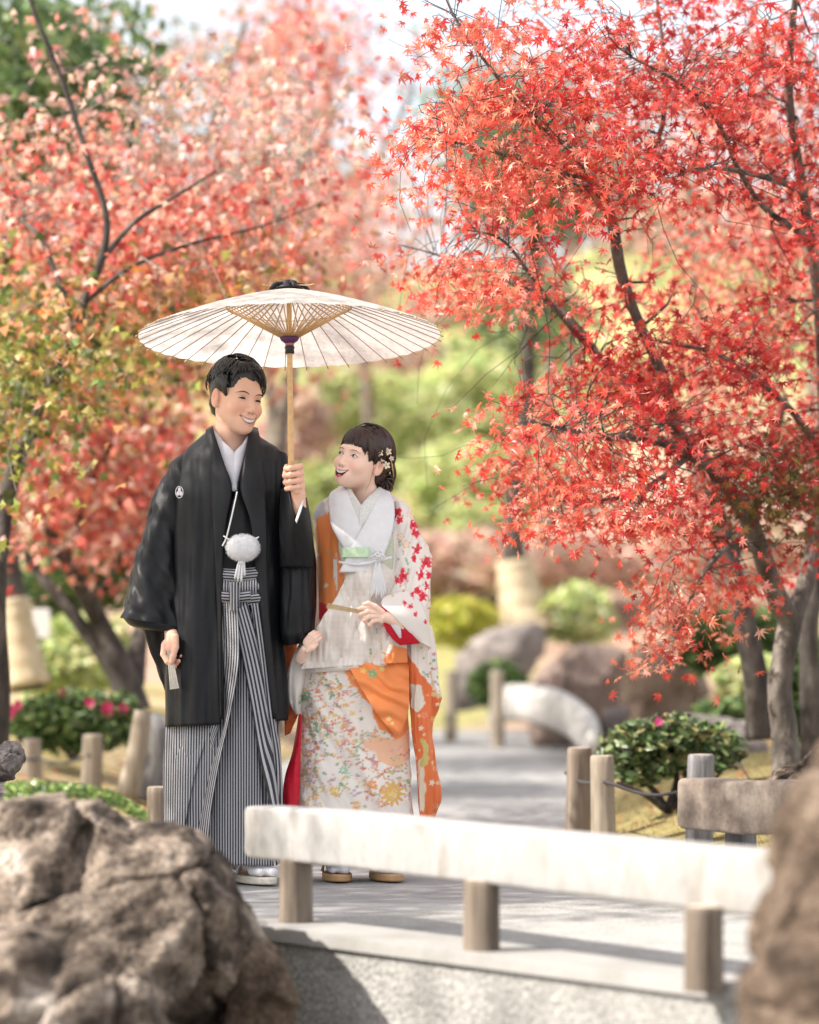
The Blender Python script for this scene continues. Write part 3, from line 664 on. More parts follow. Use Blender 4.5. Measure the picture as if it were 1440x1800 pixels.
for i in top:
    o = bpy.data.objects.new('leaf', leaf_meshes[int(np.argmin(np.sum((lmc - LCo[i]) ** 2, 1)))][1]); COL.objects.link(o); o.parent = T
    R = Rf[i]; Mx = Matrix(((R[0][0], R[1][0], R[2][0]), (R[0][1], R[1][1], R[2][1]), (R[0][2], R[1][2], R[2][2]))).to_4x4()
    o.matrix_parent_inverse = Matrix(); o.rotation_euler = Mx.to_euler(); o.scale = (float(LS[i]),) * 3
    o.location = tuple(float(v) for v in (LC[i] - np.array(T.location)))
tag(leaf_cloud('foliage', LC[rest], LS[rest], LCo[rest], MAPLE, M['leaf'], T, Rf[rest]), kind='stuff')

def trunk_thing(name, label, cat, lines, m, group=None, n=12, partname='trunk'):
    L_ = limbs(lines, 8); t = empty(name, L_[0][0][:3], label, cat, group)
    for i, l in enumerate(L_):
        g = Geo(); g.tube(l[:, :3], l[:, 3], n if i < 1 else 8); g.build('trunk' if i == 0 else 'limb', m, t)
    return t, np.vstack(L_)

def crown(t, skel, ells, n_clump, per, size, pals, spread, m=None, name='crown', tpl=SIMPLE, twigs=True, depth_j=.5, flatz=.6, tw_r=.008, wood=None, face=(-.3, -.5, 0), jit=.18):
    E = np.array([e[:6] for e in ells], dtype=float); pw = E[:, 5] * E[:, 2] * E[:, 3]; pw /= pw.sum(); n = n_clump
    ei = rng.choice(len(E), n, p=pw); a = rng.random(n) * 2 * np.pi; r = np.sqrt(rng.random(n))
    C = np.array([P(E[e, 0] + E[e, 2] * q * math.cos(b), E[e, 1] + E[e, 3] * q * math.sin(b), E[e, 4] + rng.normal() * depth_j) for e, q, b in zip(ei, r, a)])
    if twigs: g = Geo(); connect(g, skel, C[:int(n * .7)], tw_r * 1.5, tw_r * .25, kseg=5, n=4); tag(g.build('twig', wood or M['bark'], t), kind='stuff')
    k = per; LCc = np.repeat(C, k, axis=0) + rng.normal(size=(n * k, 3)) * [spread, spread, spread * flatz]
    cc = np.vstack([palette(k, pals[ells[e][6]], jit=jit) for e in ei])
    tag(leaf_cloud(name, LCc, rng.uniform(.75, 1.25, n * k) * size, cc, tpl, m or M['leafbg'], t, face=face), kind='stuff')
    return C

# trunks behind the near maple
t, s = trunk_thing('maple_tree', 'dark leaning maple trunk just behind and left of the mottled forked trunk', 'maple tree',
  [[(1340, 1300, 13.2, .075), (1330, 1200, 13.2, .060), (1308, 1090, 13.2, .052), (1285, 990, 13.2, .045), (1262, 900, 13.2, .036), (1230, 780, 13.2, .028)],
   [(1285, 990, 13.2, .03), (1330, 880, 13.4, .025), (1380, 700, 13.5, .02)]], M['bark'], 'maples in autumn leaf')
crown(t, s, [(1200, 420, 140, 110, 13.6, .15, 0), (1330, 500, 120, 160, 13.8, .7, 0), (1240, 700, 110, 90, 13.4, .6, 0), (1350, 800, 80, 80, 13.4, .5, 1), (1340, 200, 130, 150, 13.8, .5, 0)], 150, 22, .034,
      [[(.62, .16, .12), (.72, .28, .20), (.5, .07, .05), (.55, .36, .25)], [(.12, .13, .04), (.3, .06, .04)]], .16, depth_j=.4)
t, s = trunk_thing('maple_tree', 'smooth dark trunk rising behind the right side of the mottled forked trunk', 'maple tree',
  [[(1430, 1340, 13.2, .06), (1424, 1200, 13.2, .048), (1424, 1080, 13.2, .044), (1446, 960, 13.2, .04), (1480, 820, 12.9, .04)]], M['bark'], 'maples in autumn leaf')

# ---- left group ------------------------------------------------------------------
RED = [(.70, .20, .14), (.76, .32, .24), (.62, .13, .10), (.78, .48, .40), (.50, .08, .07), (.64, .44, .34)]
PNK = [(.55, .34, .28), (.62, .40, .34), (.60, .22, .18), (.46, .33, .25), (.66, .46, .40)]
ORG = [(.52, .22, .07), (.58, .32, .14), (.46, .14, .06), (.34, .27, .07), (.68, .42, .28), (.20, .16, .04)]  # darker tones put shadow contrast into the leaf colour
YGR = [(.22, .25, .04), (.32, .33, .07), (.10, .15, .03), (.42, .36, .12), (.50, .24, .11), (.07, .09, .02)]  # olive and near-black tones stand for shadow among the leaves
DGR = [(.07, .12, .035), (.12, .17, .04), (.05, .08, .03)]
pals = [RED, PNK, ORG, YGR, DGR]
t, s = trunk_thing('maple_tree', 'dark double-stemmed maple leaning left, its low fork beside the man\'s sleeve', 'maple tree',
  [[(232, 1250, 16, 0.108), (222, 1205, 16, 0.086), (205, 1160, 16, 0.072), (178, 1100, 16, 0.056), (150, 1045, 15.8, 0.049), (112, 980, 15.6, 0.043), (82, 920, 15.5, 0.037), (50, 850, 15.4, 0.030), (30, 790, 15.3, 0.025)],
   [(212, 1190, 16, 0.065), (170, 1135, 16, 0.045), (120, 1070, 16, 0.037), (70, 1010, 16.1, 0.032), (20, 945, 16.2, 0.027), (-50, 860, 16.3, 0.022)],
   [(235, 1200, 16.2, 0.065), (246, 1120, 16.4, 0.050), (262, 1050, 16.6, 0.043), (240, 985, 16.8, 0.036), (190, 930, 17, 0.029), (150, 860, 17, 0.022)],
   [(112, 980, 15.6, 0.025), (150, 880, 15.4, 0.020), (185, 800, 15.3, 0.014), (250, 740, 15.2, 0.009)]], M['bark'], 'maples in autumn leaf')
crown(t, s, [(90, 800, 150, 90, 15.3, 1, 0), (230, 860, 110, 100, 15.6, 1.1, 0), (170, 950, 110, 60, 16, .8, 0), (60, 700, 130, 60, 15.3, 1, 3), (200, 740, 130, 60, 15.3, .8, 2), (20, 900, 60, 70, 15.6, .6, 0), (270, 770, 80, 80, 15.8, .6, 0), (30, 610, 80, 80, 15.2, .8, 3)],
      230, 20, .046, pals, .17, depth_j=.45, tw_r=.011)
t, s = trunk_thing('maple_tree', 'maple at the left edge with a dark trunk and high orange and red crown', 'maple tree',
  [[(-14, 1310, 12.6, .075), (-6, 1200, 12.6, .060), (-10, 1080, 12.6, .052), (-2, 960, 12.7, .045), (18, 850, 12.8, .038), (56, 745, 12.6, .028), (103, 655, 12.4, .024), (125, 598, 12.3, .023)],
   [(125, 605, 12.3, .024), (148, 530, 12.3, .02), (180, 450, 12.3, .017), (186, 375, 12.3, .014), (152, 270, 12.3, .012), (112, 150, 12.3, .011), (60, 20, 12.3, .01), (40, -50, 12.3, .008)],
   [(125, 605, 12.3, .02), (112, 520, 12.4, .014), (75, 425, 12.5, .011), (38, 385, 12.6, .008)],
   [(175, 462, 12.3, .013), (235, 392, 12.3, .011), (300, 350, 12.3, .008), (380, 300, 12.3, .005)],
   [(150, 530, 12.3, .012), (230, 470, 12.3, .01), (330, 430, 12.4, .008), (450, 400, 12.5, .005), (560, 360, 12.6, .003)]], M['bark'], 'maples in autumn leaf')
crown(t, s, [(250, 430, 260, 80, 13.1, 1.3, 0), (90, 330, 150, 90, 13.2, 1.0, 0), (420, 380, 160, 90, 13.2, 1.0, 0), (350, 260, 200, 90, 13.2, .6, 1), (150, 200, 170, 110, 13.2, .4, 1), (480, 210, 130, 100, 13.3, .2, 1), (260, 80, 220, 80, 13.3, .15, 1), (560, 330, 70, 90, 13.3, .5, 0),
      (150, 530, 170, 60, 13, .8, 2), (330, 530, 170, 60, 13.1, .7, 2), (330, 550, 150, 60, 13.2, .6, 2), (120, 640, 140, 60, 13, .9, 3), (60, 590, 90, 70, 13, .9, 3), (40, 680, 80, 90, 12.3, 1.6, 3), (30, 800, 60, 60, 12.3, 1.0, 3), (90, 620, 60, 50, 12.4, 1.2, 2), (10, 560, 60, 90, 12.4, 1, 3), (20, 900, 40, 60, 12.3, .7, 0), (230, 610, 120, 60, 13, .6, 3), (540, 60, 50, 50, 12.9, .5, 0), (560, 150, 40, 60, 12.9, .4, 0), (470, 480, 120, 50, 13.3, .8, 2), (300, 660, 60, 40, 13.2, .4, 3)],
      360, 20, .038, pals, .15, depth_j=.5, tw_r=.007, wood=M['barkpale'])
t, s = trunk_thing('maple_tree', 'pale-twigged maple further back with sparse pinkish leaves above the left path', 'maple tree',
  [[(330, 1240, 20, .12), (330, 1000, 20, .10), (320, 760, 20, .085), (310, 560, 20, .06), (330, 380, 20, .045), (380, 200, 20, .03), (430, 40, 20, .02)],
   [(310, 560, 20, .04), (420, 420, 20, .03), (520, 300, 20, .02), (600, 180, 20, .012)], [(310, 560, 20, .04), (200, 380, 20, .03), (120, 200, 20, .02), (80, 60, 20, .015)],
   [(330, 380, 20, .03), (240, 230, 20, .02), (210, 80, 20, .015)]], M['barkpale'], 'maples in autumn leaf')
crown(t, s, [(350, 220, 280, 150, 20, .55, 1), (300, 400, 330, 130, 20, 1.1, 1), (300, 560, 330, 110, 20, 1, 0), (100, 120, 140, 100, 20, .3, 1), (330, 640, 180, 80, 20, .8, 2), (150, 690, 200, 100, 20, .8, 2), (540, 590, 90, 60, 20, .4, 1)],
      330, 20, .055, pals, .26, depth_j=.9, tw_r=.011, wood=M['barkpale'])
# ------------------------------------------------------------------ background planting
def shrub(name, label, cat, px, py, rx, ry, d, cols, n=700, size=.05, group=None, hd=None, m=None, tpl=OVAL, lift=0, flowers=None, face=(-.3, -.5, .2)):
    """a bush: short stems inside, leaves through an uneven dome"""
    c = P(px, py, d); R = np.array([rx * d / F, hd or rx * d / F * .7, ry * d / F])
    base = np.array([c[0], c[1], c[2] - R[2]]); t = empty(name, base, label, cat, group)
    g = Geo()
    for k in range(7):
        a = rng.random() * 6.28; e = c + R * [math.cos(a) * .6, math.sin(a) * .6, rng.uniform(.0, .6)]
        g.tube(spline([base - [0, 0, .05], (base + e) / 2 + [rng.normal() * .02, 0, 0], e], 6), np.linspace(.015, .003, 6) * max(1, R[0] * 2), 5)
    g.build('stem', M['bark'], t)
    u = rng.normal(size=(n, 3)); u /= np.linalg.norm(u, axis=1)[:, None]; rr = rng.uniform(.25, 1, n) ** .38
    bump = 1 + .22 * fbm(u * 2.1 + px * .37, 3, int(px) % 97)
    L_ = c + u * rr[:, None] * bump[:, None] * R
    tag(leaf_cloud('foliage', L_, rng.uniform(.7, 1.3, n) * size, palette(n, cols), tpl, m or M['leafbg'], t, face=face, droop=.1, up=.7), kind='stuff')
    if flowers:
        for i in range(flowers[0]):
            a = rng.normal(size=3); a[1] = -abs(a[1]); a[2] = abs(a[2]) + .2; a /= np.linalg.norm(a); flower(c + a * R * .98, flowers[1], flowers[2], t)
    return t
def flower(c, r, col, parent):
    tv, tf = [], []; V = []; T = []; 
    for k in range(7):
        a = k * 2 * math.pi / 7; ca, sa = math.cos(a), math.sin(a); b = len(V)
        for (x, y, z) in [(0, 0, 0), (.5, -.28, .15), (1, 0, .35), (.5, .28, .15)]: V.append((x * ca - y * sa, z, x * sa + y * ca))
        T += [(b, b + 1, b + 2), (b, b + 2, b + 3)]
    V = np.array(V) * r; V[:, 1] *= -1; o = link('flower', mesh('flower', V, T, M['leafbg'], np.tile(col, (len(V), 1)) * (1 + rng.normal(size=(len(V), 1)) * .1), smooth=False), parent)
    o.location = tuple(float(v) for v in (c - np.array(parent.location)))
    return o
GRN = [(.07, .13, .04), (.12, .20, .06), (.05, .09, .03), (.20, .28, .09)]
LIM = [(.52, .60, .24), (.62, .66, .34), (.38, .46, .16), (.70, .68, .42)]
YEL = [(.66, .64, .12), (.72, .68, .22), (.52, .56, .10)]
PNB = [(.66, .46, .40), (.72, .54, .46), (.60, .38, .32), (.64, .56, .40)]
PIN = [(.06, .11, .04), (.10, .16, .05), (.16, .22, .08)]
shrub('shrub', 'dark green leafy bush with pink flowers behind the left rope fence', 'bush', 128, 1268, 120, 52, 15.2, GRN, 2600, .030, flowers=(9, .035, (.60, .05, .16)), m=M['gloss'])
for lab, px, py, rx, ry, d, c, n, sz in [
 ('lime green clipped mound behind the fork of the left maple', 150, 1150, 90, 70, 21, LIM, 1500, .05),
 ('bright yellow-green clump between the straw-wrapped trunk and the left maple', 95, 1180, 70, 50, 19, LIM, 1000, .045),
 ('dark green clump under the red leaves at the far left', 130, 1035, 110, 50, 24, GRN, 1000, .06),
 ('bright yellow bush glowing beyond the woman\'s sleeve', 812, 1095, 62, 46, 27, YEL, 1300, .05),
 ('rounded dark green bush in front of the grey sloping rock', 872, 1202, 50, 42, 24.2, GRN, 1300, .04),
 ('green and yellow shrub behind the pinkish brown rock', 1010, 1080, 80, 60, 27, LIM, 1200, .055),
 ('spreading lime green plant right of the tan upright rock', 1335, 1200, 75, 44, 17.5, LIM, 1500, .045),
 ('low green ground shrub in front of the right background rocks', 1300, 1252, 75, 24, 16.8, GRN, 1000, .035),
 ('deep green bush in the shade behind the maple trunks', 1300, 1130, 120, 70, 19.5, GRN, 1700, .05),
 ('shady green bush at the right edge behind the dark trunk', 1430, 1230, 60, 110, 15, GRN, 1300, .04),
 ('brown-orange low shrub at the foot of the background rocks', 1290, 1090, 140, 50, 23, PNB, 1300, .055),
 ('pale yellow-green bush filling the gap right of the parasol', 830, 700, 120, 80, 46, LIM, 2000, .10),
 ('dusty pink bush between the parasol and the green mounds', 700, 640, 90, 60, 49, PNB, 1300, .10),
 ('pale pink bush just right of the man\'s head', 520, 760, 70, 80, 41, PNB, 1300, .09),
 ('yellow-green bush seen between the two faces', 600, 700, 70, 70, 43, LIM, 1300, .09),
 ('dusty olive bush between the two people', 560, 880, 60, 70, 36, LIM, 1200, .08),
 ('dark bush added as backing to give shaded gaps at the left edge', 60, 700, 150, 190, 23, GRN, 2200, .08),  # added dark backing so the gaps between leaves read as shade
 ('dark bush added as backing for shaded gaps behind the left maple trunk', 190, 900, 150, 130, 24, GRN, 2000, .08),  # second added backing, darkens the openings in the maple crown
 ('lime bush low on the slope between woman and straw wrap', 850, 930, 80, 50, 39, LIM, 1500, .08),
 ('tall pale green bush directly behind the woman\'s head', 700, 760, 120, 110, 44, LIM, 2000, .09),
 ('wide pale green mound on the slope right of the woman', 850, 850, 150, 80, 42, LIM, 2400, .09),
 ('pinkish leafed bush left of the woman\'s hair', 500, 860, 70, 90, 38, PNB, 1600, .08),
 ('faded pink azalea bank under the maple spray', 1010, 990, 190, 55, 36, PNB, 2400, .075),
 ('faded pink azalea mound behind the yellow bush', 800, 990, 120, 65, 37, PNB, 1800, .075),
 ('yellow-green mound high on the slope above the umbrella', 640, 610, 130, 80, 52, LIM, 2000, .11),
 ('yellow-green clump on the slope left of the dark branch', 900, 640, 140, 90, 50, LIM, 2400, .11),
 ('pale pink bush beneath the red spray on the slope', 820, 560, 120, 50, 55, PNB, 1500, .11),
 ('light green bush behind the maple branches at mid height', 1080, 720, 140, 110, 48, LIM, 2000, .10),
 ('pink and cream bush behind the right maple crown', 1230, 420, 170, 90, 60, PNB, 2200, .13),
 ('dusty pink shrub row filling the slope on the right', 1290, 960, 170, 90, 34, PNB, 2200, .075),
 ('olive mound on the slope behind the man\'s head', 330, 900, 160, 120, 36, LIM, 2000, .08)]:
    shrub('shrub', lab, 'bush', px, py, rx, ry, d, c, n, sz, 'clipped shrubs on the garden slope')
# straw-wrapped pines
def wrapped(label, base, topw, line, crown_e, d, cols):
    t, s = trunk_thing('pine_tree', label, 'pine tree', [line], M['bark'], 'pines with straw winter wraps')
    g = Geo(); c = spline(np.array([[*P(x, y, d), r] for x, y, r in topw]), 14); rr = c[:, 3] * (1 + .06 * np.sin(np.arange(14) * 2.1)); g.tube(c[:, :3] + [0, -.003, 0], rr, 18)
    g.build('straw_wrap', M['straw'], t)
    if crown_e: crown(t, s, crown_e, 90, 60, .055, [cols], .30, depth_j=.8, tw_r=.02, tpl=OVAL)
    return t
wrapped('pine whose trunk wears a pale straw wrap, beyond the woman', None, [(930, 1110, .30), (922, 1080, .23), (912, 1030, .19), (905, 985, .17)],
  [(930, 1120, 27, .16), (915, 1040, 27, .13), (903, 960, 27, .11), (905, 850, 27, .085), (925, 720, 27, .07), (930, 600, 27, .07), (940, 450, 27, .07), (960, 250, 27, .06)],
  [(930, 555, 60, 26, 27, 1, 0), (960, 330, 100, 50, 27, 1, 0), (900, 200, 90, 40, 27, .8, 0)], 27, PIN)
wrapped('pine with a tan straw wrap round its trunk at the far left', None, [(48, 1205, .15), (38, 1150, .125), (28, 1090, .11), (22, 1052, .10)],
  [(48, 1215, 18, .11), (34, 1120, 18, .085), (20, 1030, 18, .08), (5, 900, 18, .075), (-10, 700, 18, .07), (0, 500, 18, .06), (40, 300, 18, .05), (60, 130, 18, .04)],
  [(60, 170, 90, 60, 18, 1, 0), (20, 560, 60, 50, 18, .7, 0), (30, 60, 60, 40, 18, .8, 0)], 18, PIN)
# far tree line with gaps of sky
FT = [(-120, 420, 26, 'tall dusty green tree far beyond the left maple'), (90, 300, 30, 'dark evergreen showing at the upper left between pink twigs'), (300, 330, 34, 'brownish far tree above the umbrella on the left'),
      (470, 260, 30, 'green far tree behind the pink twigs near the top centre'), (640, 480, 36, 'half-bare far tree against the white sky in the middle'), (960, 330, 38, 'far tree with mauve branches left of the red crown'),
      (1000, 380, 40, 'dusky far tree hidden behind the red crown'), (1220, 330, 38, 'grey-green far tree behind the right crown'), (1420, 360, 36, 'tall far tree at the right edge against the sky')]
for i, (x, y, d, lab) in enumerate(FT):
    b = gz((x - 720) * d / F, d); by = HOR - (b - CZ) * F / d
    t, s = trunk_thing('garden_tree', lab, 'tree', [[(x, by + 10, d, .09), (x + 8, (by + y) / 2, d, .07), (x - 6, y, d, .05), (x + 10, y - 200, d, .03)], [(x, y + 60, d, .06), (x + 90, y - 60, d, .04), (x + 130, y - 160, d, .02)], [(x, y + 20, d, .06), (x - 80, y - 100, d, .035), (x - 120, y - 190, d, .02)]], M['barkpale'], 'far trees beyond the slope')
    pal = [[(.16, .17, .07), (.30, .24, .15), (.42, .26, .20), (.10, .13, .05)], [(.50, .33, .28), (.40, .30, .22), (.55, .22, .17)], [(.12, .16, .06), (.20, .24, .09), (.08, .11, .05)]][(0, 2, 1, 2, 1, 1, 0, 0, 1)[i]]
    crown(t, s, [(x, y - 60, 130, 90, d, 1, 0), (x + 60, y - 190, 90, 60, d, .6, 0), (x - 70, y - 170, 90, 70, d, .7, 0), (x, y + 80, 150, 90, d, 1, 0)], 36, 22, .085, [pal], .38, depth_j=1.2, tw_r=.018)
# red maple sprays high in the middle of the picture
t, s = trunk_thing('maple_tree', 'slim red maple far back whose sprays hang near the top centre against the sky', 'maple tree',
  [[(480, 1290, 23, .10), (480, 1000, 23, .09), (500, 720, 23, .06), (570, 400, 23, .04), (570, 150, 23, .03), (540, 0, 23, .02)], [(570, 400, 23, .03), (680, 250, 23, .02), (730, 150, 23, .012)]], M['barkpale'], 'maples in autumn leaf')
crown(t, s, [(530, 90, 60, 110, 22.6, 1.2, 0), (600, 150, 45, 40, 22.6, .8, 0), (690, 80, 50, 50, 22.6, .4, 0), (600, 370, 80, 50, 22.6, .9, 0), (720, 330, 60, 30, 22.6, .3, 1), (550, 440, 100, 50, 22.6, 1, 0), (650, 470, 110, 40, 22.6, .5, 1)],
      120, 24, .045, pals, .24, depth_j=.5, tw_r=.012)

# maples beyond the left border of the picture: their crowns give the broken shade on path and clothes
def side_maple(label, x, y, h, R, nclump, seed, per=22, sq=.42):
    b = float(gz(x, y)); t = empty('maple_tree', (x, y, b), label, 'maple tree', 'maples in autumn leaf')
    g = Geo(); c = np.array([x, y, b]); g.tube(spline([c, c + [.05, .02, h * .3], c + [-.03, .05, h * .55]], 12), np.linspace(.10, .06, 12), 12); g.build('trunk', M['bark'], t)
    sk = []
    for k in range(6):
        a = k * 1.05 + .3; e = c + np.array([math.cos(a) * R * .75, math.sin(a) * R * .75, h * .95]); l = spline([c + [-.03, .05, h * .5], c + (e - c) * .5 + [0, 0, h * .22], e], 10)
        g = Geo(); g.tube(l, np.linspace(.045, .012, 10), 8); g.build('limb', M['bark'], t); sk.append(np.column_stack([l, np.linspace(.045, .012, 10)]))
    sk = np.vstack(sk); u = rng.normal(size=(nclump, 3)); u /= np.linalg.norm(u, axis=1)[:, None]; C = c + [0, 0, h * .92] + u * (rng.random((nclump, 1)) ** .4) * [R, R, R * sq]
    g = Geo(); connect(g, sk, C, .012, .002, kseg=5, n=4); tag(g.build('twig', M['bark'], t), kind='stuff')
    LCc = np.repeat(C, per, axis=0) + rng.normal(size=(nclump * per, 3)) * [.12, .12, .06]
    tag(leaf_cloud('crown', LCc, rng.uniform(.028, .045, len(LCc)), palette(len(LCc), RED), SIMPLE, M['leafbg'], t), kind='stuff')
side_maple('maple standing off to the left whose crown shades the couple', -4.7, 8.4, 5.9, 1.65, 420, 1, 27, .58)
side_maple('maple standing further left of the bridge end whose crown shades the far path', -5.6, 14.5, 5.2, 2.3, 330, 2)

# ---- the leafy bush by the rope, its big leaves one by one -----------------------
B = empty('camellia_bush', P(1172, 1420, 11.9), 'glossy leafy bush with one pink flower behind the rope and posts', 'bush')
bs = limbs([[(1172, 1425, 11.9, .02), (1150, 1390, 11.9, .014), (1110, 1350, 11.8, .008), (1090, 1310, 11.8, .004)], [(1174, 1425, 11.9, .02), (1190, 1370, 11.9, .013), (1180, 1310, 11.9, .008), (1170, 1275, 11.9, .004)],
            [(1176, 1425, 11.9, .02), (1215, 1380, 11.9, .013), (1250, 1320, 12, .008), (1270, 1290, 12, .004)], [(1172, 1425, 11.9, .016), (1130, 1395, 11.7, .010), (1085, 1375, 11.6, .006)], [(1174, 1425, 11.9, .014), (1240, 1385, 11.8, .009), (1290, 1340, 11.8, .005), (1318, 1370, 11.7, .004)]], 6)
for b in bs: g = Geo(); g.tube(b[:, :3], b[:, 3], 7); g.build('stem', M['bark'], B)
n = 3200; u = rng.normal(size=(n, 3)); u /= np.linalg.norm(u, axis=1)[:, None]; e = rng.choice(3, n, p=[.45, .35, .2])
cs = np.array([P(1125, 1325, 11.85), P(1220, 1318, 11.95), P(1175, 1300, 11.9)])[e]; Rr = np.array([(.17, .17, .135), (.20, .19, .115), (.15, .15, .10)])[e]
BL = cs + u * (rng.uniform(.2, 1, n) ** .35)[:, None] * Rr * (1 + .2 * fbm(u * 2.5, 2, 6))[:, None]
bc = palette(n, [(.06, .11, .035), (.09, .16, .05), (.14, .22, .08), (.22, .28, .12), (.04, .07, .025), (.30, .26, .12)]); bz = rng.uniform(.017, .030, n); bR = rand_frames(n, .1, .6, (-.4, -.6, .2))
tp = np.argsort(BL[:, 1] - bz * 6)[:260]; rs = np.ones(n, bool); rs[tp] = False
bms = []
for k in range(10): c = bc[tp[k * 20]]; bms.append((c, mesh('leaf', OVAL[0], OVAL[1], M['gloss'], np.tile(c, (7, 1)), smooth=True)))
bmc = np.array([c for c, _ in bms])
for i in tp:
    o = bpy.data.objects.new('leaf', bms[int(np.argmin(np.sum((bmc - bc[i]) ** 2, 1)))][1]); COL.objects.link(o); o.parent = B
    R = bR[i]; o.rotation_euler = Matrix(((R[0][0], R[1][0], R[2][0]), (R[0][1], R[1][1], R[2][1]), (R[0][2], R[1][2], R[2][2]))).to_euler(); o.scale = (float(bz[i]),) * 3
    o.location = tuple(float(v) for v in (BL[i] - np.array(B.location)))
tag(leaf_cloud('foliage', BL[rs], bz[rs], bc[rs], OVAL, M['gloss'], B, bR[rs]), kind='stuff')
flower(P(1158, 1268, 11.7), .022, (.75, .10, .32), B)

# ground cover over the big boulder, dry grass, fallen leaves
n = 1500; x_ = rng.uniform(0, 1, n); gcx = 10 + 250 * x_; gcy = np.interp(gcx, [0, 60, 150, 200, 262], [1392, 1386, 1392, 1404, 1440]) + rng.uniform(-14, 14, n) * np.interp(gcx, [0, 262], [1, .8])
GC = np.array([P(a, b, 7.62 + rng.random() * .36) for a, b in zip(gcx, gcy)])
tag(leaf_cloud('ground_cover', GC, rng.uniform(.007, .013, n), palette(n, [(.14, .24, .05), (.26, .38, .09), (.36, .46, .14), (.08, .14, .04)]), OVAL, M['gloss'], None, up=1.0, droop=.0), 'low bright green leafy ground cover creeping over the top of the big boulder', 'ground cover', kind='stuff')
n = 9000; gx = np.concatenate([rng.uniform(.75, 2.6, n // 2), rng.uniform(-3.4, -1.1, n // 2)]); gy = rng.uniform(9.6, 16, n); ok = ((gx > xr(gy) + .03) | (gx < xl(gy) - .03)); gx, gy = gx[ok], gy[ok]; zz = gz(gx, gy); k = len(gx)
ln = rng.uniform(.02, .05, k); dr = rng.normal(size=(k, 2)) * .6; b0 = np.stack([gx, gy, zz - .005], -1); wv = np.stack([np.full(k, .0022), np.zeros(k), np.zeros(k)], -1)
V = np.stack([b0 - wv, b0 + wv, b0 + np.stack([dr[:, 0] * ln, dr[:, 1] * ln, ln], -1)], 1).reshape(-1, 3); cc = palette(k, [(.42, .34, .18), (.34, .29, .12), (.50, .40, .24)])
tag(link('grass', mesh('grass', V, np.arange(3 * k).reshape(-1, 3), M['leafbg'], np.repeat(cc, 3, 0), smooth=False)), 'short dry yellow grass on the beds beside the path', 'grass', kind='stuff')
n = 700; gx = np.concatenate([rng.uniform(.5, 2.4, 300), rng.uniform(-3.2, -1.0, 400)]); gy = np.concatenate([rng.uniform(9.8, 17, 300), rng.uniform(13, 19, 400)]); ok = (gx > xr(gy)) | (gx < xl(gy)); gx, gy = gx[ok], gy[ok]
FL = np.stack([gx, gy, gz(gx, gy) + .012], -1); fr_ = rand_frames(len(FL), 0, 3.0)
tag(leaf_cloud('fallen_leaves', FL, rng.uniform(.02, .032, len(FL)), palette(len(FL), [(.55, .08, .05), (.45, .22, .10), (.60, .15, .08), (.34, .18, .08)]), MAPLE, M['leafbg'], None, fr_), 'red and brown fallen maple leaves scattered on the beds', 'fallen leaves', kind='stuff')
# ------------------------------------------------------------------ people: tools
from mathutils.bvhtree import BVHTree
DM = 9.60; DW = 9.66
def W(px, py, dy=0, D=DM): return P(px, py, D + dy)

def loft(rows, nv, nu, D, e=.85, fold=0, ff=.05, fs=.006, seed=0, slant=0, fpow=1.2, open_=None, th0=None):
    """rows: (pyL, pxL, pyR, pxR, dy, hd); returns V, (px,py) print coordinates, nu.  open_: list of (py, xoL, xoR)"""
    R = spline(np.array(rows, dtype=float), nv); nuu = nu
    V = np.zeros((nv, nu, 3)); PX = np.zeros((nv, nu, 2))
    for i in range(nv):
        yl, xl_, yr, xr_, dy, hd = R[i]; c = (xl_ + xr_) / 2; w = (xr_ - xl_) / 2
        if open_ is not None:
            ym = (yl + yr) / 2; oo = np.array(open_); a = np.interp(ym, oo[:, 0], oo[:, 1]); b = np.interp(ym, oo[:, 0], oo[:, 2])
            t0 = math.acos(max(-1, min(1, (a - c) / w))); t1 = 2 * math.pi + math.acos(max(-1, min(1, (b - c) / w)))
            th = np.linspace(t0, t1, nu)
        else: th = np.arange(nu) * 2 * np.pi / nu
        cx = np.sign(np.cos(th)) * np.abs(np.cos(th)) ** (e if open_ is None else 1); sy = np.sign(np.sin(th)) * np.abs(np.sin(th)) ** e
        x = c + w * cx; y = (yl + yr) / 2 + (yr - yl) / 2 * cx
        v = i / (nv - 1)
        n = fbm(np.stack([(x + slant * y) * ff, y * fs, sy * 1.5 + seed], -1), 3, seed) if fold else 0
        f = fold * (v ** fpow if fpow else 1) * n
        s = D / F
        PX[i] = np.stack([x, y], -1)
        d = D + dy - hd * sy - f * np.abs(sy) * np.sign(sy)
        V[i] = np.stack([(x - 720) * s + f * .5 * cx, d, CZ + (HOR - y) * s], -1)
    return V, PX
def cobj(name, V, m, parent, closed=True, cols=None, uv=None, thick=0, caps=True):
    nv, nu = V.shape[:2]; Q = grid_faces(nv, nu, closed); VV = V.reshape(-1, 3); fa = [Q]
    if closed and caps:
        VV = np.vstack([VV, V[0].mean(0), V[-1].mean(0)]); q = np.arange(nu); q2 = (q + 1) % nu; k = nv * nu
        fa.append(np.vstack([np.stack([q2, q, np.full(nu, k)], -1), np.stack([(nv - 1) * nu + q, (nv - 1) * nu + q2, np.full(nu, k + 1)], -1)]))
        if cols is not None: cc = cols.reshape(-1, 3); cols = np.vstack([cc, cc[0], cc[-1]])
        if uv is not None: uu = uv.reshape(-1, 2); uv = np.vstack([uu, uu[0], uu[-1]])
    o = link(name, mesh(name, VV, fa, m, None if cols is None else cols.reshape(-1, 3), None if uv is None else uv.reshape(-1, 2)), parent)
    if thick: md = o.modifiers.new('thickness', 'SOLIDIFY'); md.thickness = thick; md.offset = 0
    return o
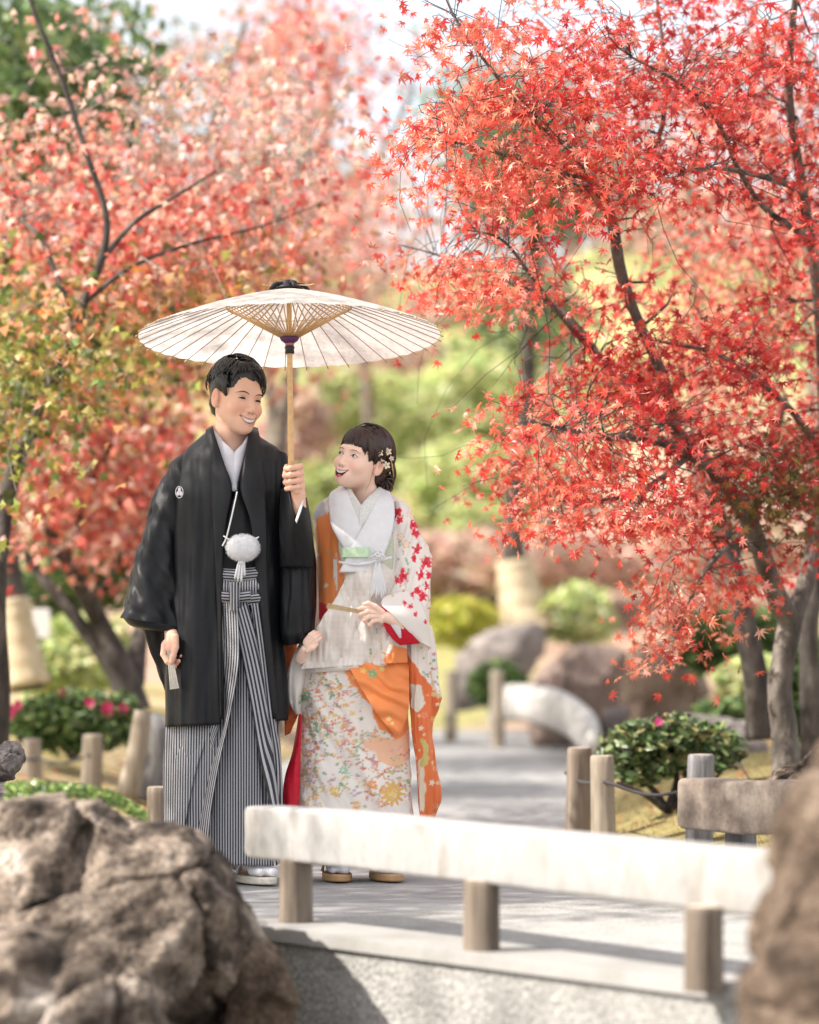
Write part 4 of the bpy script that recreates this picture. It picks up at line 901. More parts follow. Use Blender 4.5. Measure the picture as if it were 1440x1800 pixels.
def sheet(L, R, nv, nu, D, dy, bulge=0, fold=0, ff=.06, fs=.006, seed=0):
    """front cloth panel between two outlines (px,py[,dy])"""
    f3 = lambda Z: np.array([[*z[:2], (z[2] if len(z) > 2 else dy)] for z in Z], dtype=float)
    A = spline(f3(L), nv)[:, None]; B = spline(f3(R), nv)[:, None]; u = np.linspace(0, 1, nu)[None, :, None]
    G = A + (B - A) * u; uu = u[..., 0]
    n = fold * fbm(np.stack([G[..., 0] * ff, G[..., 1] * fs, G[..., 0] * 0 + seed], -1), 3, seed) if fold else 0
    d = D + G[..., 2] - bulge * np.sin(uu * np.pi) + n
    s = D / F; V = np.stack([(G[..., 0] - 720) * s, d, CZ + (HOR - G[..., 1]) * s], -1)
    return V, G[..., :2], np.broadcast_to(uu, G.shape[:2])
def skinmat():
    m = mat_col('skin', rough=.48, spec=.35, sss=.25); return m
M['skin'] = skinmat()
M['black'] = mat('black_silk', [(.0045, .0055, .0075), (.008, .009, .012)], scale=40, rough=.5, bump=.12, bscale=500, dist=.002, spec=.32)
M['haori'] = M['black']
M['greyw'] = mat('pale_grey_collar', [(.56, .56, .62), (.62, .62, .68)], scale=60, rough=.7, bump=.1, bscale=400, dist=.001)
M['whitec'] = mat('white_cloth', [(.70, .70, .73), (.76, .76, .78)], scale=40, rough=.75, bump=.12, bscale=300, dist=.001)
M['hair_b'] = mat('black_hair', [(.006, .006, .008), (.016, .015, .017)], scale=60, rough=.35, bump=.5, bscale=400, stretch=(1, 1, .2), spec=.55, dist=.002)
M['hair_w'] = mat('brown_hair', [(.022, .011, .009), (.055, .026, .02)], scale=60, rough=.36, bump=.5, bscale=400, stretch=(1, 1, .2), spec=.5, dist=.002)
M['dark'] = flat('dark_lash', (.012, .008, .008), rough=.5)
M['brow'] = flat('brow_hair', (.035, .022, .018), rough=.7)
M['tooth'] = flat('tooth', (.78, .74, .70), rough=.3)
M['red'] = flat('red_lining', (.62, .008, .03), rough=.6)
M['print'] = mat_col('printed_silk', rough=.5, spec=.35, sheen=.15, bump=.12, bscale=500)
M['fan'] = flat('fan_paper', (.62, .58, .50), rough=.7)
M['gold'] = flat('gold_bamboo', (.55, .40, .20), rough=.5)
M['bamboo'] = flat('bamboo', (.66, .42, .20), rough=.45)
M['mint'] = flat('mint_silk', (.55, .72, .50), rough=.55)
M['wood_s'] = flat('zori_wood', (.45, .27, .13), rough=.6)
def stripes(name, period, duty=.5, a=(.010, .012, .018), b=(.37, .37, .40), rough=.6):
    m = bpy.data.materials.new(name); m.use_nodes = True; nt = m.node_tree; bs = nt.nodes['Principled BSDF']; L = nt.links
    uv = nd(nt, 'ShaderNodeUVMap', uv_map='UVMap'); sp = nd(nt, 'ShaderNodeSeparateXYZ'); L.new(uv.outputs[0], sp.inputs[0])
    mu = nd(nt, 'ShaderNodeMath', operation='MULTIPLY'); mu.inputs[1].default_value = 1 / period; L.new(sp.outputs[0], mu.inputs[0])
    fr = nd(nt, 'ShaderNodeMath', operation='FRACT'); L.new(mu.outputs[0], fr.inputs[0])
    gt = nd(nt, 'ShaderNodeMath', operation='GREATER_THAN'); gt.inputs[1].default_value = duty; L.new(fr.outputs[0], gt.inputs[0])
    mx = nd(nt, 'ShaderNodeMix', data_type='RGBA'); L.new(gt.outputs[0], mx.inputs[0]); mx.inputs[6].default_value = (*a, 1); mx.inputs[7].default_value = (*b, 1)
    L.new(mx.outputs[2], bs.inputs['Base Color']); bs.inputs['Roughness'].default_value = rough; bs.inputs['Sheen Weight'].default_value = .1; return m
M['stripe'] = stripes('striped_silk', 4.6, .52)

# ---- heads -----------------------------------------------------------------------
def Rot(yaw, pitch, roll):
    return np.array(Matrix.Rotation(math.radians(yaw), 3, 'Z') @ Matrix.Rotation(math.radians(pitch), 3, 'X') @ Matrix.Rotation(math.radians(roll), 3, 'Y'))
class Head:
    def __init__(s, c, R, sc, female, mouth_u, mouth_l):
        s.c = np.array(c); s.R = R; s.sc = sc; s.f = female; s.mu = np.array(mouth_u); s.ml = np.array(mouth_l)
    def toW(s, p): return (np.asarray(p) * s.sc) @ s.R.T + s.c
    def toL(s, w): return ((np.asarray(w) - s.c) @ s.R) / s.sc
    def base(s, p):
        q = np.stack([np.abs(p[..., 0]), p[..., 1], p[..., 2]], -1); F_ = s.f
        f = sd_ell(p, (0, .012, .035), (.074, .092, .084))
        f = smin(f, sd_ell(p, (0, -.030, -.028), (.060 if not F_ else .060, .060, .080 if not F_ else .070)), .035)
        f = smin(f, sd_ell(p, (0, -.040, -.072), (.037 if not F_ else .033, .042, .037 if not F_ else .031)), .028)
        f = smin(f, sd_ell(q, (.040 if not F_ else .032, .006, -.050), (.015, .026, .024)), .033)
        f = smin(f, sd_ell(p, (0, -.076, -.096 if not F_ else -.088), (.019 if not F_ else .014, .015, .015)), .03)
        f = smin(f, sd_ell(q, (.036, -.064, -.031), (.024, .022, .022)), .018)
        f = smin(f, sd_cap(q, (0, -.083, .020), (.034, -.074, .021), .011), .02)
        f = smax(f, -sd_ell(q, (.031, -.100, .000), (.020, .018, .0125)), .014)
        f = smin(f, sd_ell(q, (.031, -.073, -.001), (.0145, .013, .0115)), .005)
        k = 1.0 if not F_ else .82
        f = smin(f, sd_cap(p, (0, -.084, .010), (0, -.084 - .020 * k, -.034), .0065, .0095 * k + .001), .010)
        f = smin(f, sd_ell(q, (.0105, -.094, -.038), (.0085, .009, .0075)), .006)
        f = smin(f, sd_ell(p, (0, -.078, -.066), (.030, .017, .022)), .016)
        return f
    def field(s, p):
        f = s.base(p); q = np.stack([np.abs(p[..., 0]), p[..., 1], p[..., 2]], -1)
        poly = np.vstack([s.mu, s.ml[::-1][1:-1]]); sl = (slice(None), 0, slice(None))
        sd2 = poly_sd(poly, p[..., 0], p[..., 2]); sd2 = np.where(p[..., 1] < -.03, sd2, .1)
        lipu = spline(s.mu, 12); lipl = spline(s.ml, 12)
        for arr, r, dz in ((lipu, .0030, .0012), (lipl, .0038, -.0018)):
            y = s.surf(arr[:, 0], arr[:, 1]); n = len(arr)
            for i in range(n - 1):
                ta = math.sin(math.pi * (i) / (n - 1)); tb = math.sin(math.pi * (i + 1) / (n - 1))
                f = smin(f, sd_cap(p, (arr[i, 0], y[i] + .0010, arr[i, 1] + dz * ta), (arr[i + 1, 0], y[i + 1] + .0010, arr[i + 1, 1] + dz * tb), r * (.45 + .55 * ta), r * (.45 + .55 * tb)), .0022)
        f = np.maximum(f, np.minimum(-sd2, s.base(p) + .009))
        ear = sd_ell(q, (.076, .012, -.004), (.009, .019, .031)); ear = smin(ear, sd_ell(q, (.073, .006, -.028), (.007, .009, .011)), .006)
        ear = smax(ear, -sd_ell(q, (.086, .008, .000), (.008, .011, .019)), .005)
        f = smin(f, ear, .006)
        f = smax(f, -sd_cap(q, (.0185, -.096, -.040), (.0345, -.086, -.060), .0015), .006)
        return f
    def surf(s, x, z):
        ys_ = np.linspace(-.14, -.02, 90); pp = np.stack(np.broadcast_arrays(np.asarray(x)[..., None], ys_, np.asarray(z)[..., None]), -1)
        f = s.base(pp); i = np.argmax(f < 0, axis=-1); i = np.maximum(i, 1)
        f0 = np.take_along_axis(f, (i - 1)[..., None], -1)[..., 0]; f1 = np.take_along_axis(f, i[..., None], -1)[..., 0]
        return ys_[i - 1] + (ys_[i] - ys_[i - 1]) * f0 / (f0 - f1 + 1e-9)
    def patch(s, name, outline_u, outline_l, m, parent, off=.0006, n=14, nv=5, vary=None):
        a = spline(outline_u, n); b = spline(outline_l, n); t = np.linspace(0, 1, nv)[:, None, None]; G = a[None] * (1 - t) + b[None] * t
        y = s.surf(G[..., 0], G[..., 1]) - off; V = s.toW(np.stack([G[..., 0], y, G[..., 1]], -1))
        return cobj(name, V, m, parent, closed=False)
    def line(s, name, pts, r, m, parent, off=.0005, flatten=.6, n=16):
        a = spline(pts, n); y = s.surf(a[:, 0], a[:, 1]) - off; g = Geo(); rr = np.interp(np.linspace(0, 1, n), np.linspace(0, 1, len(r)), r) * s.sc
        g.tube(s.toW(np.stack([a[:, 0], y, a[:, 1]], -1)), rr, 6, flatten=flatten); return g.build(name, m, parent)

def build_head(H, neck, skin, lipc, h=.0021):
    """fine mesh of head and neck; neck: [(world point, r)...]"""
    lo = H.c - .155 * H.sc - [0, 0, .03]; hi = H.c + .155 * H.sc
    hi[2] = H.c[2] + .14; lo[2] = min(lo[2], neck[-1][0][2] - .03)
    G = sgrid(lo, hi, h); f = H.field(H.toL(G).astype(np.float32)) * H.sc
    for (a, ra), (b, rb) in zip(neck[:-1], neck[1:]): f = smin(f, sd_cap(G, a, b, ra, rb), .018)
    V, Q = surface_nets(f, lo, h); L_ = H.toL(V); c = np.tile(np.array(skin), (len(V), 1)); b = H.base(L_)
    q = np.abs(L_[:, 0])
    # rosy cheeks, lips: pigment; nostrils, ear hollow: shade painted dark
    bl = np.exp(-(((q - .038) / .018) ** 2 + ((L_[:, 2] + .034) / .015) ** 2)) * (L_[:, 1] < -.03); c = mixc(c, np.array(skin) * [1.05, .72, .70], bl * .55)
    ear = smooth01((q - .066) / .006) * (np.abs(L_[:, 2]) < .04); c = mixc(c, np.array(skin) * [1.05, .78, .74], ear * .35); conch = np.exp(-(((L_[:, 1] - .004) / .008) ** 2 + ((L_[:, 2] - .002) / .014) ** 2)) * (q > .068); c = mixc(c, np.array(skin) * [.72, .50, .45], conch * .6)  # conch: darker skin tone paints shade into the ear hollow
    for arr in (H.mu, H.ml):
        s_ = spline(arr, 30); d = np.min(np.hypot(L_[:, 0][:, None] - s_[None, :, 0], L_[:, 2][:, None] - s_[None, :, 1]), 1)
        c = mixc(c, lipc, smooth01((.0042 - d) / .0022) * .85 * (L_[:, 1] < -.04) * (b > -.0035))
    inside = (poly_sd(np.vstack([H.mu, H.ml[::-1][1:-1]]), L_[:, 0], L_[:, 2]) < .0008) & (b < -.004) & (L_[:, 1] < -.03)
    c[inside] = (.16, .02, .02)
    nd_ = np.hypot(q - .0065, (L_[:, 2] + .0455)) ; c = mixc(c, np.array(skin) * .30, smooth01((.0034 - nd_) / .002) * (L_[:, 1] < -.085) * .7)  # dark spots paint the shade inside the nostrils
    return V, Q, c
def blob(parts, h, k=.006, noise=0, seed=0):
    """smooth union of capsule chains; parts: list of [(point, r), ...]"""
    allp = np.array([p for ch in parts for p, _ in ch]); mr = max(r for ch in parts for _, r in ch) + .012
    lo = allp.min(0) - mr; hi = allp.max(0) + mr; G = sgrid(lo, hi, h); f = None
    for ch in parts:
        fc = None
        for (a, ra), (b, rb) in zip(ch[:-1], ch[1:]):
            c = sd_cap(G, a, b, ra, rb); fc = c if fc is None else smin(fc, c, .003)
        f = fc if f is None else smin(f, fc, k)
    return surface_nets(f, lo, h)
def finger_paint(V, skin, tips, r=.006, rosy=.5):
    c = np.tile(np.array(skin), (len(V), 1))
    for t in tips:
        d = np.linalg.norm(V - t, axis=1); c = mixc(c, np.array(skin) * [1.05, .76, .72], smooth01((r * 2 - d) / r) * rosy)
    return c

def locks(name, H, roots, dirs, lens, r, m, parent, cen, rad, lift=.004, flow=None, n=9, flat_=.45):
    g = Geo()
    for p0, d0, L_, rr in zip(roots, dirs, lens, r):
        p = np.array(p0, dtype=float); pts = []; st = L_ / (n - 1)
        for i in range(n):
            q = (p - cen) / rad; q = q / (np.linalg.norm(q) + 1e-9); on = cen + q * rad; N_ = q / rad; N_ /= np.linalg.norm(N_)
            t = i / (n - 1); pts.append(on + N_ * (lift * math.sin(t * math.pi) ** .7 + .001 * (1 - t)))
            d = np.array(d0 if flow is None else flow(on, d0)); d = d - N_ * np.dot(d, N_); d /= np.linalg.norm(d) + 1e-9; p = on + d * st
        pts = H.toW(np.array(pts)); tt = np.linspace(0, 1, n); g.tube(pts, rr * H.sc * (np.sin((tt * .9 + .08) * np.pi) ** .6 + .03), 6, flatten=flat_)
    return g.build(name, m, parent)

# ---- the man ---------------------------------------------------------------------
MAN = empty('person', (*W(400, 1549)[:2], 0), 'man in a black kimono coat and striped pleated trousers holding up a paper parasol', 'person')
SK_M = (.78, .48, .355)
RM = Rot(36, 4, 7)
HM = Head(W(416, 703, -.01), RM, 1.0, False, [(-.030, -.0560), (-.015, -.0625), (0, -.0645), (.015, -.0625), (.030, -.0560)], [(-.030, -.0560), (-.016, -.0740), (0, -.0785), (.016, -.0740), (.030, -.0560)])
nk = [(HM.toW((0, .018, -.045)), .050), (W(408, 762, .01), .053), (W(408, 800, .02), .060), (W(408, 822, .02), .066), (W(408, 850, .03), .07)]
Vh, Qh, Ch = build_head(HM, nk, SK_M, (.50, .20, .17))
core = [[(W(405, 820, .02), .08), (W(405, 900, .02), .11), (W(405, 1010, .02), .11), (W(405, 1100, .02), .12)],
        [(W(385, 1120, .02), .085), (W(375, 1300, 0), .065), (W(372, 1470, .03), .045), (W(372, 1528, .03), .040)], [(W(425, 1120, 0), .085), (W(440, 1300, -.02), .065), (W(437, 1470, -.03), .045), (W(433, 1520, -.02), .038)],
        [(W(352, 835, .02), .05), (W(318, 960, .02), .04), (W(300, 1080, -.02), .030)], [(W(470, 835, .02), .05), (W(505, 960, .03), .045), (W(522, 905, -.12), .032)]]
Vc, Qc = blob(core, .014, .03)
# left-hand side hand with the fan (his right hand)
hz = -.125
h1 = [[(W(300, 1090, hz + .085), .026), (W(302, 1119, hz + .012), .0225), (W(299, 1138, hz), .021)], [(W(293, 1132, hz), .016), (W(303, 1142, hz - .005), .016)],
      [(W(289, 1134, hz - .006), .0105), (W(287, 1150, hz - .012), .0095), (W(294, 1163, hz - .018), .0085), (W(301, 1168, hz - .016), .0075)],
      [(W(294, 1136, hz + .004), .0105), (W(293, 1156, hz + .006), .0095), (W(301, 1170, hz + .004), .0085), (W(307, 1172, hz - .006), .0075)],
      [(W(301, 1138, hz + .012), .010), (W(303, 1157, hz + .014), .009), (W(311, 1166, hz + .008), .008), (W(314, 1162, hz - .004), .007)],
      [(W(306, 1138, hz + .016), .009), (W(311, 1152, hz + .018), .008), (W(317, 1157, hz + .010), .007), (W(319, 1153, hz + .002), .0062)],
      [(W(308, 1120, hz - .014), .0125), (W(309, 1138, hz - .024), .0105), (W(304, 1154, hz - .030), .0095), (W(302, 1163, hz - .028), .008)]]
V1, Q1 = blob(h1, .0017, .0035); C1 = finger_paint(V1, SK_M, [c[-1][0] for c in h1[2:]])
# the hand closed on the parasol handle (his left hand)
gz_ = -.205
h2_ = [[(W(523, 925, gz_ + .045), .029), (W(524, 892, gz_ + .03), .0265), (W(524, 868, gz_ + .02), .0235), (W(523, 852, gz_ + .016), .022)], [(W(525, 856, gz_ + .015), .021), (W(524, 826, gz_ + .012), .018)]]
for k, (yy, lx) in enumerate([(823, 503), (835, 501), (847, 502), (858, 504)]):
    r0 = [.0098, .0101, .0096, .0085][k]
    h2_.append([(W(529, yy - 3, gz_ + .006), r0), (W(524, yy - 2, gz_ - .016), r0), (W(510, yy, gz_ - .024), r0 * .95), (W(lx, yy + 1, gz_ - .010), r0 * .9), (W(lx + 3, yy + 2, gz_ + .010), r0 * .8)])
h2_.append([(W(521, 862, gz_ - .006), .013), (W(508, 852, gz_ - .004), .011), (W(502, 834, gz_ + .004), .010), (W(504, 820, gz_ + .012), .0085)])
V2, Q2 = blob(h2_, .0017, .0030); C2 = finger_paint(V2, SK_M, [c[0][0] for c in h2_[2:6]], .007, .45)
def body(parent, parts):
    g = Geo()
    for V, Q, c in parts: g.add(V, Q, None, c)
    return g.build('body', M['skin'], parent)
body(MAN, [(Vh, Qh, Ch), (Vc, Qc, np.array(SK_M)), (V1, Q1, C1), (V2, Q2, C2)])
# face
for sx in (-1, 1):
    HM.patch('eye', [(sx * .031 - .0135, -.0005), (sx * .031 - .005, .0035), (sx * .031 + .005, .0037), (sx * .031 + .0135, -.0003)], [(sx * .031 - .0135, -.0005), (sx * .031 - .005, -.0022), (sx * .031 + .005, -.0022), (sx * .031 + .0135, -.0003)], M['dark'], MAN, .0007)
    HM.line('eyelash', [(sx * .0165, -.0018), (sx * .025, .0035), (sx * .034, .0042), (sx * .0465, -.0012)], [.0005, .0014, .0015, .0007], M['dark'], MAN, .0008)
    HM.line('eyelid_fold_shade', [(sx * .019, .0045), (sx * .027, .0085), (sx * .036, .0085), (sx * .045, .0038)], [.0003, .0006, .0006, .0003], M['brow'], MAN, .0003)  # thin brown line draws the shade of the lid fold
    HM.line('eyebrow', [(sx * .013, .0165), (sx * .025, .0215), (sx * .038, .0222), (sx * .051, .0165)], [.0016, .0038, .0036, .0010], M['brow'], MAN, .0006, .5)
    HM.line('smile_line_shade', [(sx * .019, -.037), (sx * .029, -.046), (sx * .0335, -.058)], [.0003, .0007, .0003], flat('crease_shade', (.36, .18, .13), .6), MAN, .0001, .5)  # dark line paints shade along the carved smile crease
def teeth(H, parent, top, low, drop=.0032):
    a = spline(top, 25); b = spline(low, 25); t = np.linspace(0, 1, 5)[:, None, None]; G_ = a[None] * (1 - t) + b[None] * t
    y = H.surf(G_[..., 0], G_[..., 1]) + drop; y += .0007 * np.abs(np.sin(G_[..., 0] / .0068 * np.pi)) * -1
    cobj('teeth', H.toW(np.stack([G_[..., 0], y, G_[..., 1]], -1)), M['tooth'], parent, closed=False, thick=.0008)
teeth(HM, MAN, [(-.026, -.0580), (0, -.0645), (.026, -.0580)], [(-.026, -.0605), (-.015, -.0720), (0, -.0755), (.015, -.0720), (.026, -.0605)], .0028)
# hair: cap + locks
def haircap(H, f, name, m, parent, h=.0035, seed=1, amp=.004, stretch=(30, 30, 30)):
    lo = H.c - .17; hi = H.c + .17; G_ = sgrid(lo, hi, h); L_ = H.toL(G_).astype(np.float32); ff_ = f(L_) * H.sc
    V, Q = surface_nets(ff_, lo, h); N_ = vnormals(V, Q); V = V + N_ * (amp * fbm(H.toL(V) * np.array(stretch), 3, seed))[:, None]
    g = Geo(); g.add(V, Q); return g.build(name, m, parent)
def man_hair(p):
    f = sd_ell(p, (0, .020, .047), (.0835, .096, .088)); f = smin(f, sd_ell(p, (.004, -.030, .106), (.048, .048, .020)), .03)
    f = smin(f, sd_ell(p, (0, .07, -.02), (.055, .035, .045)), .02)
    f = smax(f, -sd_ell(p, (.0, -.118, -.012), (.064, .074, .082)), .008)
    y = p[..., 1]; cut = p[..., 2] + .000 + .95 * np.clip(y + .01, -.004, .075); f = smax(f, -cut, .006)
    earc = sd_ell(np.stack([np.abs(p[..., 0]), y, p[..., 2]], -1), (.085, .008, -.014), (.02, .022, .034)); return smax(f, -earc, .004)
haircap(HM, man_hair, 'hair', M['hair_b'], MAN, seed=3, amp=.003, stretch=(55, 20, 55))
rg = np.random.default_rng(3); roots, dirs, lens, rr = [], [], [], []
for i in range(250):
    a = rg.uniform(0, 2 * math.pi); e = rg.uniform(.12, 1.25); v = np.array([math.sin(e) * math.cos(a), math.sin(e) * math.sin(a), math.cos(e)])
    p = np.array([0, .018, .046]) + v * [.084, .098, .090]
    if p[1] < -.062 and p[2] < .085: continue
    if v[2] < .55 and v[1] < -.35: continue
    out = np.array([v[0], v[1], -.55]); 
    if v[1] < .1 and v[2] > .45: out = np.array([.75 if v[0] > -.35 else -.9, -.55 if v[0] > -.3 else -.1, -.15])
    roots.append(p); dirs.append(out + rg.normal(size=3) * .22); lens.append(rg.uniform(.04, .07)); rr.append(rg.uniform(.0035, .0060))
# fringe parted above his brow, falling to the far temple
for k in range(26):
    t = k / 25; x = -.045 + .105 * t; roots.append((x * .8, -.040, .125)); dirs.append((-.5 + 1.5 * t, -.9, -.1 - 1.0 * abs(t - .25))); lens.append(.042 + .034 * max(0, t - .45) * 2 + .010 * rg.random()); rr.append(rg.uniform(.0045, .0065))
for k in range(70):
    a = rg.uniform(-.052, .060); b = rg.uniform(-.075, .03); roots.append((a, b, .13)); dirs.append((.95 if a > -.028 else -.9, -.55, -.35)); lens.append(rg.uniform(.045, .07)); rr.append(rg.uniform(.004, .0065))
for k in range(14):
    t = k / 13; roots.append((.060, -.035 - .02 * t, .088)); dirs.append((.25, -.25 * t, -1)); lens.append(.055 + .018 * rg.random()); rr.append(.0048)
    roots.append((-.066, -.034 + .040 * t, .075)); dirs.append((-.1, -.16, -1)); lens.append(.074 - .022 * t + .014 * rg.random()); rr.append(.0045)
locks('hair', HM, roots, dirs, lens, rr, M['hair_b'], MAN, np.array([0, .016, .045]), np.array([.0850, .101, .0990]), lift=.009)

# his clothes
op = [(750, 374, 441), (764, 378, 440), (860, 400, 449), (918, 388, 455), (962, 391, 456), (1045, 386, 462), (1157, 390, 478), (1270, 394, 485)]
rows = [(752, 372, 752, 443, .01, .055), (762, 362, 764, 452, .01, .075), (776, 346, 777, 470, .01, .095), (790, 330, 790, 488, .01, .115), (815, 316, 815, 500, .01, .135), (870, 306, 870, 502, 0, .145), (960, 300, 960, 498, 0, .145),
        (1100, 293, 1100, 497, 0, .15), (1200, 290, 1200, 503, 0, .155), (1277, 290, 1266, 504, 0, .155)]
V, PXY = loft(rows, 120, 150, DM, .9, fold=.020, ff=.045, fs=.004, seed=4, fpow=.7, open_=op)
cobj('coat', V, M['haori'], MAN, closed=False, thick=.004)
coatbm = BVHTree.FromPolygons([Vector(v) for v in V.reshape(-1, 3)], [tuple(q) for q in grid_faces(120, 150).tolist()])
# his inner kimono, collar, coat lapels
V, PXY = loft([(790, 350, 790, 465, .07, .04), (830, 342, 830, 470, .05, .06), (868, 345, 868, 472, .01, .09), (885, 345, 885, 474, 0, .098), (1000, 330, 1000, 480, 0, .115), (1075, 330, 1075, 482, 0, .12)], 60, 80, DM, .9, fold=.008, seed=9, fpow=0)
cobj('kimono', V, M['black'], MAN)
V, *_ = sheet([(375, 752, .02), (377, 772, -.055), (394, 815, -.108), (416, 866, -.128)], [(379, 756, .0), (394, 778, -.062), (418, 806, -.100), (421, 866, -.128)], 30, 8, DM, 0, .006); cobj('under_collar', V, M['greyw'], MAN, closed=False, thick=.006)
V, *_ = sheet([(440, 758, .02), (438, 775, -.055), (430, 815, -.104), (417, 868, -.126)], [(434, 766, .0), (430, 782, -.062), (413, 808, -.102), (411, 866, -.130)], 30, 8, DM, 0, .006); cobj('under_collar', V, M['greyw'], MAN, closed=False, thick=.006)
V, *_ = sheet([(434, 800, -.06), (450, 850, -.09), (456, 930, -.11), (458, 1010, -.12)], [(440, 790, -.09), (420, 862, -.130), (400, 930, -.134), (388, 1010, -.130)], 40, 14, DM, 0, .006, fold=.004, seed=3); cobj('kimono_front', V, M['black'], MAN, closed=False, thick=.004)
for L_, R_, sd in [([(366, 752, .03), (364, 766, -.055), (370, 840, -.125), (380, 920, -.152), (386, 1040, -.158), (390, 1180, -.160), (393, 1262, -.160)], [(374, 748, .03), (379, 764, -.07), (399, 820, -.130), (412, 862, -.145), (402, 925, -.155), (396, 1040, -.162), (396, 1262, -.162)], 1),
                   ([(442, 750, .03), (439, 766, -.07), (432, 820, -.125), (428, 866, -.143), (446, 925, -.152), (458, 1040, -.160), (484, 1262, -.160)], [(452, 752, .03), (458, 775, -.055), (470, 860, -.135), (474, 940, -.150), (474, 1040, -.156), (492, 1262, -.158)], 2)]:
    V, *_ = sheet(L_, R_, 90, 10, DM, 0, .008, fold=.006, ff=.03, seed=sd); cobj('lapel', V, M['haori'], MAN, closed=False, thick=.005)
g = Geo(); g.tube(spline([W(417, 864, -.146), W(408, 905, -.160), (W(398, 945, -.168)), W(391, 960, -.170)], 20), .0026, 6); g.build('white_cord', M['whitec'], MAN)
g = Geo(); g.tube(spline([W(393, 942, -.170), W(405, 950, -.178), W(418, 958, -.184)], 12), .0024, 6); g.tube(spline([W(455, 944, -.168), W(444, 950, -.178), W(432, 958, -.184)], 12), .0024, 6); g.build('coat_cord', M['whitec'], MAN)
# pompom
pc = W(427, 963, -.185); pr = np.array([.054, .035, .044]); u = rng.normal(size=(5200, 3)); u /= np.linalg.norm(u, axis=1)[:, None]
pp = pc + u * pr * .86; g = Geo(); n = len(u); side = np.cross(u, rng.normal(size=(n, 3))); side /= np.linalg.norm(side, axis=1)[:, None]
tip = pc + u * pr * rng.uniform(1.02, 1.14, (n, 1)) + side * .003; VV = np.stack([pp - side * .0008, pp + side * .0008, tip], 1).reshape(-1, 3)
VS, QS = surface_nets(sd_ell(sgrid(pc - .07, pc + .07, .004), pc, pr * .96), pc - .07, .004); VS += vnormals(VS, QS) * (.0014 * fbm(VS * 120, 2, 3))[:, None]
g.add(VS, QS); g.add(VV, None, np.arange(3 * n).reshape(-1, 3)); g.build('pompom', M['whitec'], MAN)
g = Geo()
for x0, x1, y1 in [(421, 413, 1018), (424, 418, 1022), (427, 424, 1023), (429, 430, 1012)]: g.tube(spline([W(x0, 984, -.19), W((x0 + x1) / 2, 1000, -.187), W(x1, y1, -.18)], 8), [.003, .0034, .0036, .0038, .004, .0042, .0042, .0036], 7)
g.tube([W(419, 988, -.192), W(430, 989, -.192)], .0045, 8); g.tube([W(424, 980, -.188), W(425, 992, -.190)], [.006, .007], 8); g.build('tassel', M['whitec'], MAN)

# sleeves
V, PXY = loft([(798, 318, 800, 350, .02, .05), (815, 300, 830, 350, .02, .075), (845, 283, 870, 345, .01, .085), (900, 261, 920, 338, 0, .09), (970, 243, 980, 334, -.01, .095), (1030, 231, 1045, 334, -.02, .10), (1070, 220, 1090, 333, -.03, .10), (1086, 217, 1104, 330, -.04, .095)], 90, 90, DM, .8, fold=.034, ff=.03, fs=.012, seed=12, slant=-.35, fpow=.4)
cobj('sleeve', V, M['haori'], MAN)
V, PXY = loft([(1084, 217, 1104, 330, -.04, .094), (1100, 232, 1112, 326, -.04, .085), (1108, 262, 1114, 322, -.035, .05)], 14, 60, DM, .8); cobj('sleeve_edge', V, M['haori'], MAN)
V, PXY = loft([(1085, 240, 1090, 335, .03, .05), (1120, 254, 1120, 338, .03, .05), (1160, 268, 1160, 342, .03, .045), (1195, 280, 1195, 345, .03, .04), (1214, 290, 1214, 344, .03, .022)], 50, 60, DM, .7, fold=.014, seed=15, fpow=0); cobj('sleeve_drop', V, M['haori'], MAN)
V, PXY = loft([(790, 480, 797, 504, .02, .05), (830, 482, 835, 518, .02, .075), (870, 488, 880, 530, 0, .085), (920, 490, 930, 545, -.01, .085), (990, 492, 990, 553, -.01, .09), (1060, 494, 1060, 554, -.02, .095), (1105, 495, 1100, 553, -.02, .09), (1122, 498, 1116, 548, -.02, .085), (1135, 506, 1130, 536, -.02, .06)], 90, 80, DM, .8, fold=.026, ff=.05, fs=.006, seed=18, fpow=.3)
cobj('sleeve', V, M['haori'], MAN)
V, *_ = sheet([(496, 862, -.10), (495, 930, -.14), (496, 1000, -.11)], [(512, 866, -.19), (519, 898, -.215), (531, 932, -.20), (535, 1000, -.12)], 30, 12, DM, 0, .012, fold=.006, seed=6); cobj('sleeve_opening', V, M['haori'], MAN, closed=False, thick=.004)
V, *_ = sheet([(538, 880, -.17), (533, 902, -.21), (524, 928, -.212), (522, 1000, -.12)], [(541, 878, -.13), (548, 915, -.15), (553, 960, -.13), (553, 1000, -.09)], 30, 12, DM, 0, .008, fold=.005, seed=2); cobj('sleeve_opening', V, M['haori'], MAN, closed=False, thick=.004)
V, *_ = sheet([(535, 882, -.19), (530, 902, -.213), (524, 920, -.216)], [(539, 881, -.19), (534, 903, -.216), (526, 925, -.218)], 10, 5, DM, 0, .002); cobj('under_sleeve', V, M['whitec'], MAN, closed=False, thick=.002)
